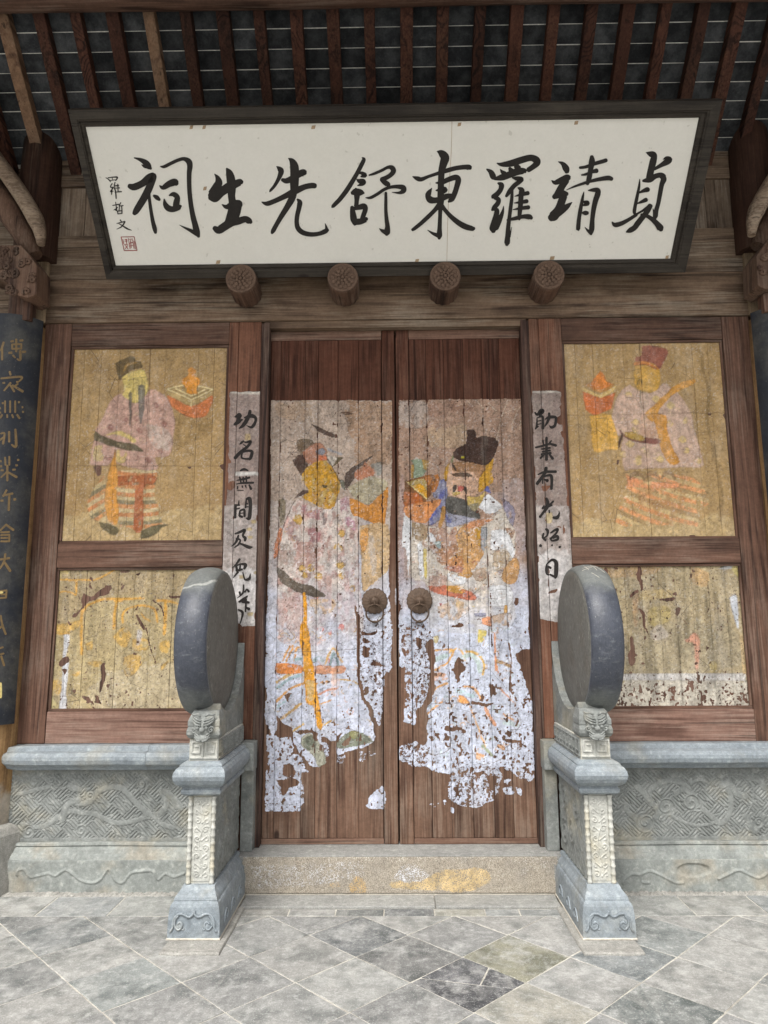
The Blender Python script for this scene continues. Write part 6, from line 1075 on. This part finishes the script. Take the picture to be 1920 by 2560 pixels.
# ---- columns, couplet boards on them, braces and carved brackets
def column(sgn):
    cx, cy = sgn*2.60, .42
    t = thing('column', (cx, cy, 0), ('round timber column carrying the gilded couplet board', 'round timber column carrying the plain couplet board')[sgn > 0], 'column')
    MB().lathe([(.38,.185),(.9,.190),(2.2,.192),(3.4,.186),(3.62,.180)], (cx, cy, 0), 'z', 40).build('shaft', M['column'], t)
    MB().lathe([(-.003,.30),(.05,.30),(.2,.285),(.33,.27),(.37,.245),(.384,.20)], (cx, cy, 0), 'z', 8, False).build('stone_base', M['pad'], t, .012)
    MB().lathe([(4.10,.145),(4.4,.143),(4.8,.138),(5.0,.130),(5.10,.105),(5.15,.06),(5.16,.01)], (sgn*2.515, .40, 0), 'z', 28).build('upper_post', M['darkbeam'], t)
    b = thing('pillar_board', (cx, cy-.235, .985), ('curved black couplet board with dull gold carved characters on its column', 'curved black couplet board without lettering in view on its column')[sgn > 0], 'couplet board')
    R = .235; ph = np.radians(np.linspace(-66, 66, 25)); z = [.985, 1.0, 1.6, 2.3, 3.0, 3.61, 3.63]
    o = [(cx+R*math.sin(p), cy-R*math.cos(p)) for p in ph]; i = [(cx+(R-.022)*math.sin(p), cy-(R-.022)*math.cos(p)) for p in ph[::-1]]
    MB().loft([[(x, y, zz) for x, y in o+i] for zz in z], True, False).build('board', M['lacquer'], b, .002)
    if sgn < 0:
        C = Crop(0, 780, .50633)
        def mp(x, y, l):
            px, py = C(x, y); d = ray(px, py); oo = CAM; r = R+.0012+l
            a = d[0]**2+d[1]**2; bb = 2*(d[0]*(oo[0]-cx)+d[1]*(oo[1]-cy)); c_ = (oo[0]-cx)**2+(oo[1]-cy)**2-r*r; D = bb*bb-4*a*c_
            tt = (-bb-math.sqrt(max(D, 0)))/(2*a); return oo+d*tt
        G = [[[(18,150,8),(5,190,8)],[(10,180,8),(10,235,8)],[(55,145,8),(112,140,8)],[(80,135,8),(80,195,8)],[(60,160,7),(105,158,7)],[(105,158,7),(105,182,7)],[(60,182,7),(105,180,7)],[(60,160,7),(60,182,7)],[(45,202,9),(125,196,9)],[(100,192,9),(100,235,9),(85,232,6)],[(65,215,8),(75,225,6)]],
             [[(48,295,8),(52,310,8)],[(5,328,7),(105,320,8),(95,342,6)],[(15,350,7),(90,345,7)],[(52,350,8),(20,388,6)],[(50,360,7),(70,392,8)],[(62,362,7),(112,392,10)],[(88,355,7),(66,370,6)]],
             [[(12,450,8),(95,445,8)],[(0,475,8),(112,470,8)],[(0,497,8),(115,493,8)],[(25,440,7),(25,495,7)],[(50,440,7),(50,495,7)],[(75,440,7),(75,495,7)],[(10,508,8),(2,522,7)],[(35,508,7),(36,520,7)],[(60,508,7),(65,521,7)],[(85,508,8),(96,524,8)]],
             [[(5,600,7),(22,600,7),(15,650,9)],[(0,632,7),(15,620,7)],[(45,592,8),(45,640,8)],[(76,580,8),(79,662,10),(58,655,6)]],
             [[(25,718,7),(27,755,7)],[(46,714,7),(46,755,7)],[(0,737,8),(92,730,8)],[(0,762,8),(85,757,8)],[(5,782,7),(75,778,7)],[(36,758,8),(36,832,8)],[(34,790,7),(5,816,6)],[(38,790,7),(82,815,9)]],
             [[(32,880,8),(16,910,7)],[(15,906,7),(62,896,8)],[(5,932,8),(76,925,9)],[(46,900,8),(43,978,9)]],
             [[(30,1050,7),(2,1078,7)],[(30,1050,8),(66,1076,9)],[(4,1088,7),(45,1086,7)],[(5,1102,7),(46,1100,7)],[(46,1100,7),(46,1132,7)],[(5,1132,7),(46,1132,7)],[(5,1116,6),(45,1115,6)]],
             [[(0,1222,8),(46,1215,8)],[(26,1195,8),(20,1232,8),(0,1266,6)],[(20,1232,8),(50,1278,10)]],
             [[(0,1378,7),(32,1375,7)],[(32,1375,7),(30,1410,7)],[(5,1395,7),(30,1394,7)],[(2,1412,7),(30,1410,7)]], [[(4,1500,7),(10,1540,8),(28,1590,8)],[(0,1560,7),(14,1545,7)]], [[(0,1660,7),(14,1655,7)],[(2,1690,7),(18,1686,7)],[(6,1700,8),(20,1745,8)]]]
        for q, SS in enumerate(G): strokes(MB(), SS, mp, 1.35).build('character', M['gold'], b)
        strokes(MB(), [[(2,1385,14),(12,1384,10)],[(1,1835,16),(2,1860,16),(1,1900,18)]], mp, 1.0).build('character', M['goldbright'], b)
    # curved brace log, carved bracket and its little post, all at the column head
    br = thing('brace_log', (sgn*2.4, .05, 3.9), ('bent grey brace log leaning on the column with gilded couplet board', 'bent grey brace log leaning on the column with plain couplet board')[sgn > 0], 'brace')
    def tw(px, py, Y): q = onY(px, py, Y); return np.array((-sgn*q[0], q[1], q[2]))
    Q = [tuple(q) for q in smooth_line([tw(*p, .16) for p in ((103,612),(98,572),(78,528),(42,470),(0,412),(-60,330),(-150,215))], 4)]; n = len(Q)
    MB().tube(Q, [.024+.03*min(1, i_/6) for i_ in range(n)], 14).build('log', M['brace'], br)
    Q = [tuple(tw(*p, .26)) for p in ((88,640),(60,590),(20,525),(-30,455),(-90,370))]
    MB().tube(Q, [.05, .07, .085, .09, .09], 12).build('under_log', M['carved'], br)
    cb = thing('carved_bracket', (sgn*2.5, .15, 3.62), ('block bracket carved with clouds below the brace beside the gilded board', 'block bracket carved with clouds below the brace beside the plain board')[sgn > 0], 'bracket')
    OUT = [(-35,612),(52,612),(70,632),(92,662),(90,735),(70,745),(42,738),(18,705),(-10,690),(-35,690)]
    fr_ = [tw(*p, .14) for p in OUT]; bk_ = [q+np.array((0, .20, 0)) for q in fr_]; rs = [fr_, bk_] if sgn > 0 else [fr_[::-1], bk_[::-1]]
    MB().loft([[tuple(q) for q in r_] for r_ in rs]).build('block', M['carved'], cb, .010)
    cl = MB(); rr = random.Random(8+sgn)
    for k_ in range(30):
        px, py = rr.uniform(-30, 86), rr.uniform(622, 736)
        if py-690 > (px+10)*1.2 or px-52 > (py-612)*.75: continue
        c0 = tw(px, py, .14); Qs = spiral((c0[0], c0[2]), rr.uniform(.018, .036), 1.4, rr.uniform(0, 6), rr.choice((-1, 1)))
        cl.tube([(q[0], .136, q[1]) for q in Qs], [.010]*len(Qs), 6)
    tag(cl.build('cloud_carving', M['carved'], cb), kind='stuff')
    p, q = tw(22, 742, .22), tw(74, 800, .22); a, c_ = sorted((p[0], q[0])); boxo('support_post', M['frame_v'], cb, a, c_, .22, .30, q[2], p[2]+.02, .006)
column(-1); column(1)

# ---- roof: rafters, brick courses, purlin, deck
rf = thing('porch_roof', (0, 0, 4.9), 'underside of the porch roof with brown rafters and dark brick courses', 'roof')
RY, RZ = .42, 4.89; c45 = math.sqrt(.5)
def rp(x, d, h=0): return np.array([x, RY-d*c45-h*c45, RZ+d*c45-h*c45])     # d up the slope, h below the brick face
q = onplane(466, 14, (0, RY, RZ), np.array([0, -c45, -c45])); XR0 = q[0]; PIT = .2365
NR = [XR0+PIT*i for i in range(-13, 30) if -3.35 < XR0+PIT*i < 3.35]
def slanted(name, x0, x1, d0, d1, h0, h1, mat, bevel=0, cuts=0, jit=0, seed=0):
    V = [rp(x, d, h) for h in (h1, h0) for x, d in ((x0, d0), (x1, d0), (x1, d1), (x0, d1))]
    return MB().add(V, [(0, 1, 2, 3), (7, 6, 5, 4), (0, 4, 5, 1), (1, 5, 6, 2), (2, 6, 7, 3), (3, 7, 4, 0)]).build(name, mat, rf, bevel, cuts, jit, seed)
PX = [onplane(*p, (0, RY, RZ), np.array([0, -c45, -c45]))[0] for p in ((45, 170), (390, 140))]
for i, x in enumerate(NR):
    w_ = .038+.004*math.sin(i*2.3); pale = i in (2, 8) or x > 99
    slanted('rafter', x-w_, x+w_, -.30, 1.25, .0, .075, M['rafter_pale'] if min(abs(x-PX[0]), abs(x-PX[1])) < PIT/2 else M['rafter'], .006, 10, .0035, i)
CL = .1135; proto = None; k_ = 0
for i in range(len(NR)-1):
    for r in range(10):
        d0 = -.02+r*CL
        if proto is None:
            V = [rp(x, d, h)-rp(0, 0, 0) for h in (.0, -.03) for x, d in ((.001, .0024), (PIT-.001, .0024), (PIT-.001, CL-.0024), (.001, CL-.0024))]
            mb = MB(); mb.add(V, [(0, 1, 2, 3), (7, 6, 5, 4), (0, 4, 5, 1), (1, 5, 6, 2), (2, 6, 7, 3), (3, 7, 4, 0)]); me = bpy.data.meshes.new('roof_brick'); me.from_pydata([tuple(v) for v in mb.v], [], mb.f); me.materials.append(M['brick'])
            proto = bpy.data.objects.new('roof_brick', me); o = proto
        else: o = proto.copy()
        COL.objects.link(o); o.parent = rf; p = rp(NR[i], d0, .0)-np.array(rf.location); o.location = Vector(p+np.array([0, .004*c45*random.uniform(-.4, .4), 0]))
        o.rotation_euler = (random.uniform(-.005, .005), random.uniform(-.003, .003), random.uniform(-.004, .004))
slanted('lime_bed', -3.4, 3.4, -.35, 1.45, -.0022, -.10, M['lime_bright'])
def flatdeck(y0, z0, y1, z1): MB().add([(-5.6, y0, z0), (5.6, y0, z0), (5.6, y1, z1), (-5.6, y1, z1), (-5.6, y0, z0+.12), (5.6, y0, z0+.12), (5.6, y1, z1+.12), (-5.6, y1, z1+.12)], [(0, 1, 2, 3), (7, 6, 5, 4), (0, 4, 5, 1), (1, 5, 6, 2), (2, 6, 7, 3), (3, 7, 4, 0)]).build('unseen_roof_deck', M['darkbeam'], rf)
flatdeck(1.0, 4.40, -.58, 5.98); flatdeck(-.58, 5.98, -1.9, 5.25)  # unseen deck, included for shading; front eave stops short to let light in
zb = onY(500, 16, -.36)[2]
MB().tube([(x, -.36, zb+.085+.004*math.sin(x*2)) for x in np.linspace(-3.4, 3.4, 24)], [.085]*24, 18).build('purlin', M['frame_h'], rf)
for sgn in (-1, 1):
    ca = thing('corner_carving', (sgn*2.84, .05, 4.87), ('dark curled carving under the roof beside the gilded board column', 'dark curled carving under the roof beside the plain board column')[sgn > 0], 'carving')
    Qs = spiral((sgn*2.84, 5.02), .15, 1.5, 1.0, sgn); MB().tube([(q[0], .05, q[1]) for q in Qs], [.05-.0018*i_ for i_ in range(len(Qs))], 10).build('scroll', M['darkbeam'], ca)
